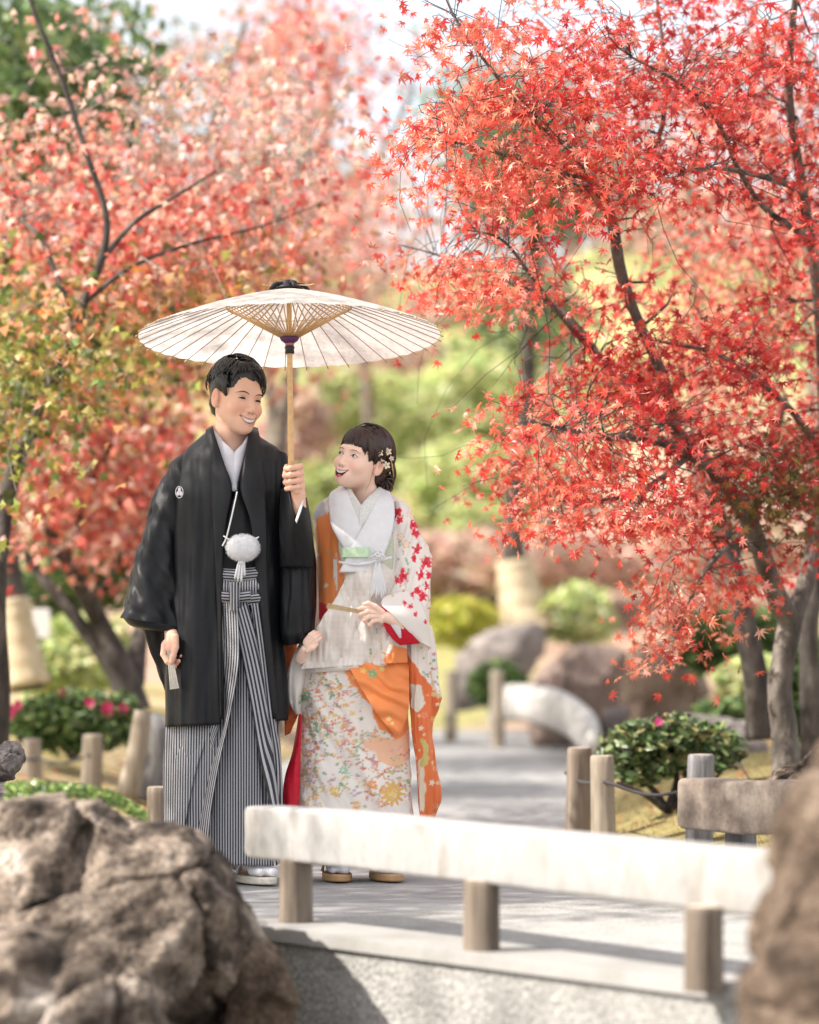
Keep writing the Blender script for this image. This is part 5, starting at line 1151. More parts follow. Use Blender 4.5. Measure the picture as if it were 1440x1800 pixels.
# crest on the breast
hit = coatbm.ray_cast(Vector(W(321, 868, -1.0)), Vector((0, 1, 0)))[0]
cy = (hit.y if hit else DM - .1); 
from mathutils import geometry as _g
ev = [o for o in MAN.children if o.name.startswith('sleeve')]
def crest(px, py, rx, ry, dd):
    g = Geo(); s = DM / F; c = np.array([(px - 720) * s, dd, CZ + (HOR - py) * s]); a = np.linspace(0, 2 * np.pi, 25)
    for k in range(3):
        b = k * 2.094 + 1.57; cc = c + np.array([math.cos(b) * rx * .45 * s, 0, math.sin(b) * ry * .45 * s]); V = [cc]
        for t in np.linspace(0, 2 * np.pi, 13)[:-1]: V.append(cc + np.array([math.cos(t) * rx * .42 * s, 0, math.sin(t) * ry * .40 * s]))
        V = np.array(V); V[0][1] -= .001; g.add(V, None, [(0, i, i % 12 + 1) for i in range(1, 13)])
    ring = np.stack([c[0] + np.cos(a) * rx * s, np.full(25, dd), c[2] + np.sin(a) * ry * s], -1); g.tube(ring, .0013, 5, cap=False); g.build('crest', M['whitec'], MAN)
crest(321, 869, 6.5, 10, cy - .006)
CRX = (321, 869, cy)

# pleated trousers: base body and overlapping pleats, stripes run along each pleat
def striped(name, L_, R_, dyL, dyR, axis='L', bulge=.02, nv=70, nu=26, fold=.006, seed=1):
    fL = [(x, y, dyL if np.isscalar(dyL) else dyL[i]) for i, (x, y) in enumerate(L_)]; fR = [(x, y, dyR if np.isscalar(dyR) else dyR[i]) for i, (x, y) in enumerate(R_)]
    V, PX, U = sheet(fL, fR, nv, nu, DM, 0, bulge, fold, .05, .005, seed); A = PX[:, :1, 0] if axis == 'L' else PX[:, -1:, 0]
    if axis == 'V': u = PX[..., 0]
    elif axis == 'M': A = PX[:, nu // 2:nu // 2 + 1, 0]; u = PX[..., 0] - A
    else: u = PX[..., 0] - A
    return cobj(name, V, M['stripe'], MAN, closed=False, uv=np.stack([u, PX[..., 1]], -1), thick=.003)
V, PX = loft([(1050, 372, 1050, 470, 0, .10), (1100, 345, 1100, 476, 0, .105), (1250, 305, 1250, 490, 0, .118), (1290, 300, 1290, 492, 0, .135), (1400, 296, 1400, 495, 0, .160), (1508, 296, 1510, 488, 0, .17)], 60, 100, DM, .8, fold=.012, seed=21)
cobj('trousers', V, M['stripe'], MAN, uv=PX.copy(), caps=True)
striped('pleat', [(292, 1255), (290, 1300), (289, 1380), (291, 1500)], [(372, 1255), (366, 1300), (346, 1370), (322, 1500)], [.02, -.02, -.04, -.05], [-.10, -.135, -.155, -.165], 'V', .025, seed=2)
striped('pleat', [(376, 1266), (364, 1320), (344, 1390), (322, 1500)], [(394, 1266), (386, 1290), (366, 1370), (344, 1490)], -.125, -.14, 'L', .004, seed=3)
striped('pleat', [(393, 1060), (397, 1160), (401, 1262), (372, 1360), (347, 1470), (344, 1508)], [(424, 1060), (426, 1160), (412, 1250), (392, 1340), (377, 1430), (372, 1508)], -.14, -.205, 'R', .010, seed=4)
striped('pleat', [(418, 1060), (420, 1160), (404, 1250), (386, 1360), (376, 1440), (370, 1514)], [(440, 1060), (446, 1200), (456, 1300), (466, 1400), (474, 1450), (486, 1516)], -.155, -.165, 'V', .012, seed=5)
striped('pleat', [(414, 1078), (430, 1150), (447, 1240), (462, 1330), (478, 1400), (487, 1440), (490, 1514)], [(440, 1062), (457, 1130), (472, 1230), (484, 1320), (495, 1420), (496, 1510)], -.185, -.17, 'L', .012, seed=6)
striped('pleat', [(446, 1062), (462, 1150), (476, 1250), (486, 1330), (496, 1410)], [(462, 1062), (474, 1150), (486, 1260), (497, 1330), (500, 1420)], -.165, -.145, 'R', .010, seed=7)
def hband(name, pts, w, dy, horiz=True, D=DM, mat_='stripe', parent=None, bul=.008):
    L_ = [(x, y - w / 2) for x, y in pts]; R_ = [(x, y + w / 2) for x, y in pts]
    V, PX, U = sheet(L_, R_, 24, 14, D, dy, bul); uv = np.stack([PX[..., 1] - np.interp(PX[..., 0], [p[0] for p in pts], [p[1] for p in pts]) if horiz else PX[..., 0], PX[..., 0]], -1)
    return cobj(name, V, M[mat_], parent or MAN, closed=False, uv=uv, thick=.003)
hband('waistband', [(391, 1012), (420, 1014), (459, 1010)], 22, -.150)
hband('waistband', [(391, 1034), (420, 1037), (461, 1032)], 26, -.152, False)
hband('waistband', [(391, 1055), (420, 1058), (463, 1053)], 20, -.155)
hband('bow', [(396, 1050), (420, 1052), (446, 1049)], 17, -.182, bul=.012)
V, PX, U = sheet([(411, 1026), (410, 1050), (412, 1076)], [(425, 1026), (427, 1050), (424, 1076)], 20, 8, DM, -.196, .010); cobj('bow', V, M['stripe'], MAN, closed=False, uv=PX.copy(), thick=.003)
# feet, socks, sandals in real metres
def foot(parent, heel, toe, r=.034, z0=.028, sole=M['fan'], sock=M['whitec'], strap=M['whitec'], L_=None, ankle=None):
    heel = np.array(heel); toe = np.array(toe); d = toe - heel; ln = np.linalg.norm(d); d /= ln; sd = np.array([-d[1], d[0]])
    q = lambda a, s, z: np.array([*(heel + d * a * ln + sd * s), z0 + z])
    ch = [[(q(.08, 0, .034), .030), (q(.35, 0, .040), .032), (q(.7, .0, .026), .028), (q(.90, .004, .016), .0185)], [(q(.70, -.022, .018), .020), (q(.93, -.024, .012), .0125)], [(q(.75, .018, .018), .020), (q(1.0, .014, .013), .0150)], [(q(.10, 0, .05), .033), (q(.12, 0, .16), .034)]]
    V, Q = blob(ch, .003, .010); V[:, 2] = np.maximum(V[:, 2], z0); g = Geo(); g.add(V, Q); g.build('sock', sock, parent)
    t = np.linspace(0, 2 * np.pi, 33)[:-1]; oa = .52 + .58 * np.cos(t); os_ = .047 * np.sin(t) * (1 + .10 * np.cos(t)); rg_ = []
    for zz, k in ((.002, .96), (.006, 1), (.020, 1), (.0255, .97), (.0262, .90)): rg_.append(np.stack([heel[0] + d[0] * (.5 + (oa - .5) * k) * ln + sd[0] * os_ * k, heel[1] + d[1] * (.5 + (oa - .5) * k) * ln + sd[1] * os_ * k, np.full(32, zz)], -1))
    V = np.vstack(rg_); f = [grid_faces(5, 32, True), np.arange(4 * 32, 5 * 32)[None], np.arange(31, -1, -1)[None]]; link('sandal', mesh('sandal', V, f, sole, smooth=False), parent)
    g = Geo()
    for s_ in (-1, 1): g.tube(spline([q(.86, -.008, .030), q(.62, s_ * .020, .058), q(.40, s_ * .036, .030), q(.34, s_ * .042, .0)], 14), .0050, 7)
    g.build('strap', strap, parent)
foot(MAN, (-.575, 9.63), (-.455, 9.43)); foot(MAN, (-.68, 9.72), (-.68, 9.50))
# closed fan in his lowered hand
def fan(name, a, b, w0, w1, t, m, label, nf=7, D=DM):
    a = np.array(a); b = np.array(b); t_ = (b - a) / np.linalg.norm(b - a); s = np.cross(t_, [0, 1., 0]); s /= np.linalg.norm(s)
    T_ = empty(name, a, label, 'fan')
    for k in range(nf):
        u = (k - (nf - 1) / 2) / nf; V = []
        for z, w in ((0, w0), (.5, (w0 + w1) / 2), (1, w1)):
            c = a + (b - a) * z + s * u * w * 1.0
            for sx, sy in ((-1, -1), (1, -1), (1, 1), (-1, 1)): V.append(c + s * sx * w / nf * .43 + np.array([0, 1, 0]) * sy * t / 2 * (1 - .3 * (k % 2)))
        V = np.array(V); Fq = np.vstack([grid_faces(3, 4, True), [(3, 2, 1, 0), (8, 9, 10, 11)]]); o = link('stick', mesh('stick', V, Fq, m if k not in (0, nf - 1) else M['gold'] if m is M['gold'] else m, smooth=False), T_)
    return T_
fan('folding_fan', W(297, 1138, hz - .012), W(307, 1211, hz - .03), .012, .030, .014, M['fan'], 'closed pale folding fan hanging from the man\'s lowered hand')

# ---- the parasol -----------------------------------------------------------------
til = math.radians(6.0); ax_ = np.array([-.016, math.sin(til), math.cos(til)]); ax_ /= np.linalg.norm(ax_); e1 = np.cross([0, 1., 0], ax_); e1 /= np.linalg.norm(e1); e2 = np.cross(ax_, e1)
DU = 9.44; Cu = P(509, 591, DU); RU = 265 * DU / F; HU = .160; NR = 42
U = empty('paper_parasol', Cu, 'open white paper parasol with bamboo ribs held above the couple', 'parasol')
def up(r, a, dz=0): return Cu + ax_ * (HU * (1 - r / RU) + .012 * math.sin(math.pi * r / RU) + dz) + (e1 * math.cos(a) + e2 * math.sin(a)) * r
M['paper'] = flat('white_paper', (.84, .80, .76), rough=.8, transl=.5, spec=.2)
rs_ = np.linspace(.012, RU, 16); V = np.array([[up(r, (j + .0) * math.pi / NR, -.0035 * (j % 2) * r / RU) for j in range(2 * NR)] for r in rs_])
cobj('canopy', V, M['paper'], U, closed=True, caps=False).data.polygons.foreach_set('use_smooth', [False] * (15 * 2 * NR))
ribm = flat('rib_bamboo', (.42, .32, .30), rough=.5); strm = flat('strut_bamboo', (.70, .45, .22), rough=.5)
g = Geo(); g.tube(np.array([up(r, 0, -.004) for r in np.linspace(.015, RU + .006, 8)]) - Cu, .0019, 5); rib_me = None
run = Cu - ax_ * .012
for k in range(NR):
    a = k * 2 * math.pi / NR
    g = Geo(); g.tube([up(r, a, -.0042) for r in np.linspace(.015, RU + .007, 8)], [.0022, .0022, .0022, .002, .0018, .0017, .0016, .0016], 5); g.build('rib', ribm, U)
    g = Geo(); g.tube([up(RU + .003, a, -.004), up(RU + .010, a, -.005)], [.0034, .0026], 6); g.build('rib_tip', M['gold'], U)
    g = Geo(); g.tube([run + (e1 * math.cos(a) + e2 * math.sin(a)) * .020 + ax_ * .004, up(.205, a, -.006)], [.0026, .0018], 5); g.build('strut', strm, U)
g = Geo(); ring = np.array([up(.205, a, -.009) for a in np.linspace(0, 2 * math.pi, 85)]); g.tube(ring, .0012, 4, cap=False)
ring = np.array([up(.30, a, -.007) for a in np.linspace(0, 2 * math.pi, 85)]); g.build('thread', M['gold'], U)
g = Geo(); g.tube([Cu + ax_ * (HU + .004), Cu - ax_ * .10, Cu - ax_ * .40, Cu - ax_ * .49], [.008, .009, .0100, .0105], 14); g.build('handle', M['bamboo'], U)
g = Geo(); g.tube([run + ax_ * .006, run - ax_ * .002, run - ax_ * .012], [.032, .028, .014], 18); g.build('runner', flat('purple_thread', (.10, .03, .12), .6), U)
g = Geo(); g.tube([run - ax_ * .012, run - ax_ * .022], [.015, .013], 14); g.build('runner_band', flat('rose_thread', (.45, .16, .17), .6), U)
g = Geo(); g.tube([run - ax_ * .022, run - ax_ * .026, run - ax_ * .032, run - ax_ * .044, run - ax_ * .046], [.016, .017, .0145, .0155, .014], 14); g.build('stopper', flat('black_lacquer', (.02, .014, .02), .3), U)
cp = Cu + ax_ * HU; g = Geo(); g.tube([cp - ax_ * .006, cp + ax_ * .004, cp + ax_ * .010, cp + ax_ * .020, cp + ax_ * .024], [.048, .040, .026, .027, .020], 16)
for a in (0.2, 1.1, 2.0, 2.9, 3.7, 5.0): g.tube(spline([cp + ax_ * .008, cp + (e1 * math.cos(a) + e2 * math.sin(a)) * .045 + ax_ * .010, cp + (e1 * math.cos(a) + e2 * math.sin(a)) * .070 - ax_ * .010], 7), [.006, .008, .008, .007, .007, .006, .004], 6)
g.build('cap', flat('black_paper', (.015, .013, .016), .5), U)
g = Geo()
for a in (-.15, 3.3): g.tube(spline([cp + ax_ * .012, cp + (e1 * math.cos(a) + e2 * math.sin(a)) * .06 + ax_ * .006, cp + (e1 * math.cos(a) + e2 * math.sin(a)) * .085 + ax_ * .010], 7), .0018, 5)
g.build('cap_cord', M['gold'], U)
# ---- the woman -------------------------------------------------------------------
WOM = empty('person', (*W(640, 1545, 0, DW)[:2], 0), 'laughing woman in a white and orange floral kimono looking up at the man', 'person')
SK_W = (.90, .635, .52)
Ww = lambda px, py, dy=0: W(px, py, dy, DW)
RWm = Rot(-37, -13, 12)
HW = Head(Ww(636, 811, -.01), RWm, .95, True, [(-.027, -.0530), (-.014, -.0590), (0, -.0605), (.014, -.0590), (.027, -.0530)], [(-.027, -.0530), (-.016, -.0780), (0, -.0850), (.016, -.0780), (.027, -.0530)])
nk = [(HW.toW((0, .018, -.05)), .040), (Ww(645, 875, .02), .040), (Ww(641, 905, .03), .048), (Ww(640, 930, .04), .06)]
Vh, Qh, Ch = build_head(HW, nk, SK_W, (.68, .26, .24))
core = [[(Ww(640, 925, .03), .075), (Ww(638, 1000, .03), .09), (Ww(632, 1100, .02), .10)], [(Ww(612, 1130, .02), .085), (Ww(600, 1300, .02), .06), (Ww(590, 1470, .03), .042), (Ww(590, 1525, .03), .034)], [(Ww(650, 1130, .02), .085), (Ww(665, 1300, .02), .06), (Ww(682, 1470, .02), .042), (Ww(684, 1525, .02), .034)],
        [(Ww(700, 905, .03), .048), (Ww(722, 1000, .02), .04), (Ww(726, 1080, -.06), .034), (Ww(690, 1086, -.15), .024)], [(Ww(592, 925, .06), .035), (Ww(566, 1000, .05), .034), (Ww(545, 1120, -.05), .026)]]
Vc, Qc = blob(core, .014, .03)
z3 = -.205
h3 = [[(Ww(712, 1100, z3 + .03), .024), (Ww(690, 1088, z3 + .012), .0195), (Ww(676, 1084, z3), .0175)], [(Ww(668, 1076, z3), .0135), (Ww(671, 1089, z3 + .002), .0135)],
      [(Ww(664, 1072, z3 - .004), .0088), (Ww(648, 1067, z3 - .014), .0080), (Ww(635, 1069, z3 - .018), .0070), (Ww(628, 1072, z3 - .016), .0060)],
      [(Ww(664, 1077, z3 - .006), .0088), (Ww(646, 1075, z3 - .018), .0080), (Ww(634, 1080, z3 - .018), .0072), (Ww(634, 1086, z3 - .010), .0062)],
      [(Ww(665, 1083, z3 - .004), .0086), (Ww(648, 1084, z3 - .016), .0078), (Ww(640, 1090, z3 - .014), .0070), (Ww(643, 1094, z3 - .006), .0060)],
      [(Ww(668, 1089, z3), .0080), (Ww(655, 1092, z3 - .010), .0070), (Ww(649, 1098, z3 - .008), .0062), (Ww(652, 1100, z3), .0055)],
      [(Ww(672, 1076, z3 - .008), .0100), (Ww(660, 1066, z3 - .016), .0086), (Ww(648, 1060, z3 - .020), .0074), (Ww(640, 1062, z3 - .018), .0062)]]
V3, Q3 = blob(h3, .0016, .0028); C3 = finger_paint(V3, SK_W, [c[-1][0] for c in h3[2:]], .005)
z4 = -.16
h4 = [[(Ww(528, 1158, z4 + .04), .018), (Ww(536, 1142, z4 + .01), .0155)], [(Ww(544, 1137, z4), .0115), (Ww(538, 1130, z4), .011)],
      [(Ww(546, 1134, z4 - .004), .0080), (Ww(556, 1127, z4 - .010), .0072), (Ww(564, 1122, z4 - .004), .0060)], [(Ww(543, 1131, z4 - .006), .0080), (Ww(553, 1122, z4 - .012), .0072), (Ww(562, 1116, z4 - .006), .006)],
      [(Ww(540, 1128, z4 - .006), .0078), (Ww(549, 1118, z4 - .012), .007), (Ww(558, 1112, z4 - .008), .0058)], [(Ww(537, 1126, z4 - .002), .0072), (Ww(545, 1116, z4 - .008), .0064), (Ww(552, 1110, z4 - .004), .0054)],
      [(Ww(541, 1144, z4 - .004), .0090), (Ww(550, 1139, z4 - .012), .0078), (Ww(557, 1133, z4 - .010), .0062)]]
V4, Q4 = blob(h4, .0016, .0028); C4 = finger_paint(V4, SK_W, [c[-1][0] for c in h4[2:]], .005)
body(WOM, [(Vh, Qh, Ch), (Vc, Qc, np.array(SK_W)), (V3, Q3, C3), (V4, Q4, C4)])
M['sclera'] = flat('eye_white', (.75, .72, .72), rough=.25)
for sx in (-1, 1):
    x0 = sx * .031
    HW.patch('eye', [(x0 - .0125, -.001), (x0 - .005, .0048), (x0 + .005, .0050), (x0 + .0125, -.0005)], [(x0 - .0125, -.001), (x0 - .005, -.0040), (x0 + .005, -.0040), (x0 + .0125, -.0005)], M['sclera'], WOM, .0007)
    ix = x0 - .0020; t_ = np.linspace(0, math.pi, 9)
    HW.patch('iris', [(ix - .0050 * math.cos(a), .0008 + .0046 * math.sin(a)) for a in t_], [(ix - .0050 * math.cos(a), .0008 - .0044 * math.sin(a)) for a in t_], M['dark'], WOM, .0012)
    HW.line('eyelash', [(x0 - sx * .0145, -.0018), (x0 - sx * .006, .0050), (x0 + sx * .004, .0058), (x0 + sx * .0155, -.0005)], [.0006, .0015, .0018, .0009], M['dark'], WOM, .0010)
    HW.line('lower_lash', [(x0 - sx * .008, -.0042), (x0 + sx * .004, -.0046), (x0 + sx * .0125, -.0015)], [.0002, .0005, .0006], M['brow'], WOM, .0008)
    HW.line('eyebrow', [(sx * .014, .0165), (sx * .026, .0200), (sx * .038, .0195), (sx * .048, .0145)], [.0012, .0024, .0020, .0006], flat('brown_brow', (.20, .11, .08), .7), WOM, .0004, .5)
teeth(HW, WOM, [(-.022, -.0560), (0, -.0610), (.022, -.0560)], [(-.022, -.0590), (-.012, -.0670), (0, -.0695), (.012, -.0670), (.022, -.0590)], .0025)
HW.patch('tongue', [(-.012, -.0765), (0, -.0735), (.012, -.0765)], [(-.012, -.0775), (0, -.0815), (.012, -.0775)], flat('tongue', (.55, .17, .17), .4), WOM, -.0045)
def w_hair(p):
    f = sd_ell(p, (0, .020, .040), (.0835, .097, .088)); f = smin(f, sd_ell(p, (.01, .06, -.015), (.060, .040, .055)), .03)
    f = smax(f, -sd_ell(p, (-.012, -.118, -.023), (.066, .078, .087)), .008)
    y = p[..., 1]; q = np.abs(p[..., 0]); cut = p[..., 2] + .006 + .80 * np.clip(y + .012, -.01, .09); f = smax(f, -cut, .008)
    return f
haircap(HW, w_hair, 'hair', M['hair_w'], WOM, seed=7, amp=.0035, stretch=(30, 30, 60))
rg = np.random.default_rng(5); roots, dirs, lens, rr = [], [], [], []
for i in range(230):
    a = rg.uniform(0, 2 * math.pi); e = rg.uniform(.1, 1.45); v = np.array([math.sin(e) * math.cos(a), math.sin(e) * math.sin(a), math.cos(e)])
    p = np.array([0, .018, .042]) + v * [.085, .099, .090]
    if p[1] < -.055 and p[2] < .09: continue
    if p[2] < .02 and p[1] < -.01: continue
    tgt = np.array([.05, .09, -.05]); d = tgt - p; roots.append(p); dirs.append(d + rg.normal(size=3) * .02); lens.append(rg.uniform(.05, .09)); rr.append(rg.uniform(.003, .0055))
for k in range(64):     # swept bangs
    t = k / 63; roots.append((-.018 + .03 * t, -.052 + .02 * t, .118)); dirs.append((-1.5 + 3.3 * t ** 1.2, -.80, -.55)); lens.append(.074 + .062 * abs(t - .20) + .026 * rg.random()); rr.append(rg.uniform(.0022, .0046))
for k in range(34):
    t = k / 33; roots.append((.020 + .03 * rg.random(), -.05 + .07 * t, .118)); dirs.append((.9, -.45 + .7 * t, -.9)); lens.append(.105 + .030 * rg.random()); rr.append(.0048)
    roots.append((-.035, -.050 + .05 * t, .108)); dirs.append((-.8, -.5 + .5 * t, -1)); lens.append(.078 + .022 * rg.random()); rr.append(.0040)
locks('hair', HW, roots, dirs, lens, rr, M['hair_w'], WOM, np.array([0, .016, .041]), np.array([.0850, .100, .0925]), lift=.006)
g = Geo()
for a, b, c, d, r in [((.072, -.02, .02), (.078, -.018, -.03), (.074, -.012, -.07), (.066, -.01, -.10), .0007), ((-.062, -.05, .05), (-.068, -.050, .01), (-.060, -.060, -.02), (-.052, -.066, -.035), .0009)]:
    g.tube(HW.toW(spline([a, b, c, d], 14)), np.linspace(r, .0005, 14), 5)
g.build('loose_strand', M['hair_w'], WOM)
bc_ = Ww(675, 848, .045); G_ = sgrid(bc_ - .06, bc_ + .06, .003); f = sd_ell(G_, bc_, (.036, .034, .036)); Vb, Qb = surface_nets(f, bc_ - .06, .003)
q = Vb - bc_; Vb = Vb + vnormals(Vb, Qb) * (.0045 * np.sin(np.arctan2(q[:, 2], q[:, 0]) * 5 + np.linalg.norm(q, axis=1) * 160) + .002 * fbm(Vb * 60, 2, 2))[:, None]
g = Geo(); g.add(Vb, Qb)
for k in range(9):
    a = k * .7; g.tube(spline([bc_ + np.array([math.cos(a) * .034, -.010, math.sin(a) * .034]), bc_ + np.array([math.cos(a + .9) * .030, -.030, math.sin(a + .9) * .030]), bc_ + np.array([math.cos(a + 1.8) * .012, -.038, math.sin(a + 1.8) * .012])], 10), .0055 * np.sin(np.linspace(.15, 1, 10) * 2.9) + .0006, 6, flatten=.6)
g.tube(spline([Ww(688, 812, .02), Ww(692, 835, .03), Ww(684, 852, .035)], 8), .010, 8); g.build('hair_bun', M['hair_w'], WOM)
M['petal'] = flat('cream_petal', (.78, .66, .52), rough=.5)
def blossom(c, r, ndir, parent):
    g = Geo(); ndir = np.array(ndir) / np.linalg.norm(ndir); u = np.cross(ndir, [0, 0, 1.]); u /= np.linalg.norm(u); v = np.cross(ndir, u)
    for k in range(5):
        a = k * 1.2566; d = u * math.cos(a) + v * math.sin(a); s = u * -math.sin(a) + v * math.cos(a)
        V = np.array([c, c + d * r * .5 + s * r * .36 + ndir * r * .2, c + d * r + s * r * .22 + ndir * r * .38, c + d * r * 1.05 + ndir * r * .3, c + d * r - s * r * .22 + ndir * r * .38, c + d * r * .5 - s * r * .36 + ndir * r * .2, c + d * r * .6 + ndir * r * .12])
        g.add(V, None, [(6, i, (i + 1) % 6) for i in range(6)])
    g.build('hair_flower', M['petal'], parent)
    g = Geo(); g.tube([c, c + ndir * r * .35], r * .18, 7); g.build('flower_centre', M['gold'], parent)
for px, py, r in [(667, 796, .0125), (682, 794, .0125), (679, 818, .0130), (688, 806, .009), (672, 808, .008)]: blossom(Ww(px, py, -.072 if px < 672 else -.055 if px < 685 else -.035), r, (.45, -1, .1), WOM)
g = Geo()
for a, b in [((667, 797), (679, 818)), ((682, 795), (677, 806)), ((688, 806), (690, 828)), ((690, 815), (692, 838))]: g.tube([Ww(*a, -.06), Ww(*b, -.045)], .0013, 5)
g.build('hairpin', M['gold'], WOM)

# printed silk -----------------------------------------------------------------
IV = np.array((.78, .72, .67)); rp_ = np.random.default_rng(11)
ORG_ = (.86, .27, .08); DOR = (.74, .17, .05)
def blot(c, px, py, poly, col, soft=2.0, wob=5, seed=0):
    poly = np.array(poly, dtype=float); w = fbm(np.stack([px * .05, py * .05, px * 0 + seed], -1), 3, seed) * wob
    d = poly_sd(poly, px, py) + w; return mixc(c, np.array(col), smooth01(.5 - d / soft))
def fleur(c, px, py, cx, cy, r, col, ctr=(.78, .55, .15), pet=5, rot=0, ring=False):
    m = (np.abs(px - cx) < r * 1.3) & (np.abs(py - cy) < r * 1.3)
    if not m.any(): return
    x = px[m] - cx; y = py[m] - cy; d = np.hypot(x, y); a = np.arctan2(y, x) + rot; R_ = r * (.80 + .20 * np.cos(a * pet)); t = smooth01((R_ - d) / 1.2)
    if ring: t = t * smooth01((d - R_ * .55) / 1.2)
    cc = mixc(c[m], np.array(col), t); cc = mixc(cc, np.array(ctr), smooth01((r * .22 - d) / .8)); c[m] = cc
def sprig(c, px, py, x0, y0, L_, ang, col, w=1.0):
    x1, y1 = x0 + L_ * math.cos(ang), y0 + L_ * math.sin(ang); m = (px > min(x0, x1) - 5) & (px < max(x0, x1) + 5) & (py > min(y0, y1) - 5) & (py < max(y0, y1) + 5)
    if not m.any(): return
    x = px[m] - x0; y = py[m] - y0; u = x * math.cos(ang) + y * math.sin(ang); v = -x * math.sin(ang) + y * math.cos(ang)
    lf = w * (1.0 + 2.2 * np.abs(np.sin(u * .55))) * (u > 0) * (u < L_); c[m] = mixc(c[m], np.array(col), smooth01((lf - np.abs(v)) / .9) * .85)
def base_c(px, py, seed=0): n = fbm(np.stack([px * .03, py * .03, px * 0 + seed], -1), 3, seed); return IV * (1 + .05 * n[..., None])
SMALL = [(.62, .16, .12), (.72, .34, .16), (.60, .42, .16), (.20, .38, .24), (.66, .38, .38), (.45, .30, .40), (.74, .50, .22), (.32, .42, .24)]
def litter(c, px, py, boxes, n, r=(2.5, 5.5), seed=0):
    rr_ = np.random.default_rng(seed)
    for _ in range(n):
        b = boxes[rr_.integers(len(boxes))]; x = rr_.uniform(b[0], b[2]); y = rr_.uniform(b[1], b[3]); col = SMALL[rr_.integers(len(SMALL))]; x, y = x + 0, y
        if rr_.random() < .5: fleur(c, px, py, x, y, rr_.uniform(*r), col, rot=rr_.random() * 6, pet=int(rr_.choice([5, 6, 8])), ring=rr_.random() < .35)
        else: sprig(c, px, py, x, y, rr_.uniform(8, 20), rr_.random() * 6.28, col, rr_.uniform(.5, 1))
def paint_up(PX):
    px, py = PX[..., 0], PX[..., 1]; c = base_c(px, py, 1)
    c = blot(c, px, py, [(556, 905), (584, 908), (594, 950), (604, 990), (634, 1004), (612, 1040), (594, 1066), (556, 1066), (552, 1000), (560, 960)], ORG_, 2, 9, 12)
    c = blot(c, px, py, [(586, 985), (593, 985), (594, 1054), (588, 1054)], (.78, .74, .70), 2, 1, 3)
    c = blot(c, px, py, [(545, 872), (562, 868), (572, 900), (560, 918), (545, 905)], (.45, .45, .48), 6, 4, 2)
    litter(c, px, py, [(550, 930, 625, 1090)], 40, (3, 6), 3)
    for k, pl in enumerate([[(556, 910), (572, 900), (588, 918), (590, 950), (575, 958), (560, 940)], [(592, 955), (606, 958), (625, 1000), (618, 1016), (596, 1010)], [(552, 972), (570, 980), (568, 1000), (553, 1000)], [(552, 1010), (590, 1020), (598, 1050), (585, 1062), (556, 1052)], [(556, 1060), (575, 1062), (578, 1090), (560, 1088)]]):
        c = blot(c, px, py, pl, ORG_ if k != 4 else (.70, .03, .04), 2, 5, k + 3)
    for x, y, r in [(612, 1012, 8), (572, 1030, 5), (600, 975, 4)]: fleur(c, px, py, x, y, r, (.85, .74, .55))
    litter(c, px, py, [(690, 900, 760, 1060)], 30, (2.5, 4), 5)
    for x, y, r in [(698, 902, 10), (702, 916, 7), (727, 924, 11), (731, 938, 8), (683, 934, 9), (681, 948, 10), (734, 968, 11), (729, 984, 7), (753, 991, 11), (745, 1000, 6), (708, 1014, 12), (697, 1022, 7), (743, 1012, 10), (735, 1040, 8), (743, 1051, 9), (721, 1068, 6), (752, 1032, 7), (725, 1048, 6), (747, 1095, 4), (755, 1070, 4), (757, 1012, 8), (712, 1062, 5), (730, 1082, 5)]:
        
        m_ = (np.abs(px - x) < r * 2) & (np.abs(py - y) < r * 2); xx = px[m_] - x; yy = py[m_] - y
        if not m_.any(): continue
        aa = np.arctan2(yy, xx) + x; rd = np.hypot(xx * 1.15, yy * .9); Rr_ = r * (.78 + .16 * np.cos(aa * 5) + .35 * fbm(np.stack([xx * .22 + x, yy * .22 + y, xx * 0], -1), 2, 5))
        cc_ = mixc(c[m_], np.array((.80, .42, .42)), smooth01((Rr_ * 1.18 - rd) / 1.4)); cc_ = mixc(cc_, np.array((.68, .018, .045)), smooth01((Rr_ - rd) / 1.2)); c[m_] = mixc(cc_, np.array((.30, .01, .04)), smooth01((r * .2 - rd) / .8))
    for x, y, r in [(704, 945, 8), (714, 958, 9), (700, 960, 5), (720, 905, 6)]: fleur(c, px, py, x, y, r, (.80, .42, .26), ring=True, rot=y)
    return c
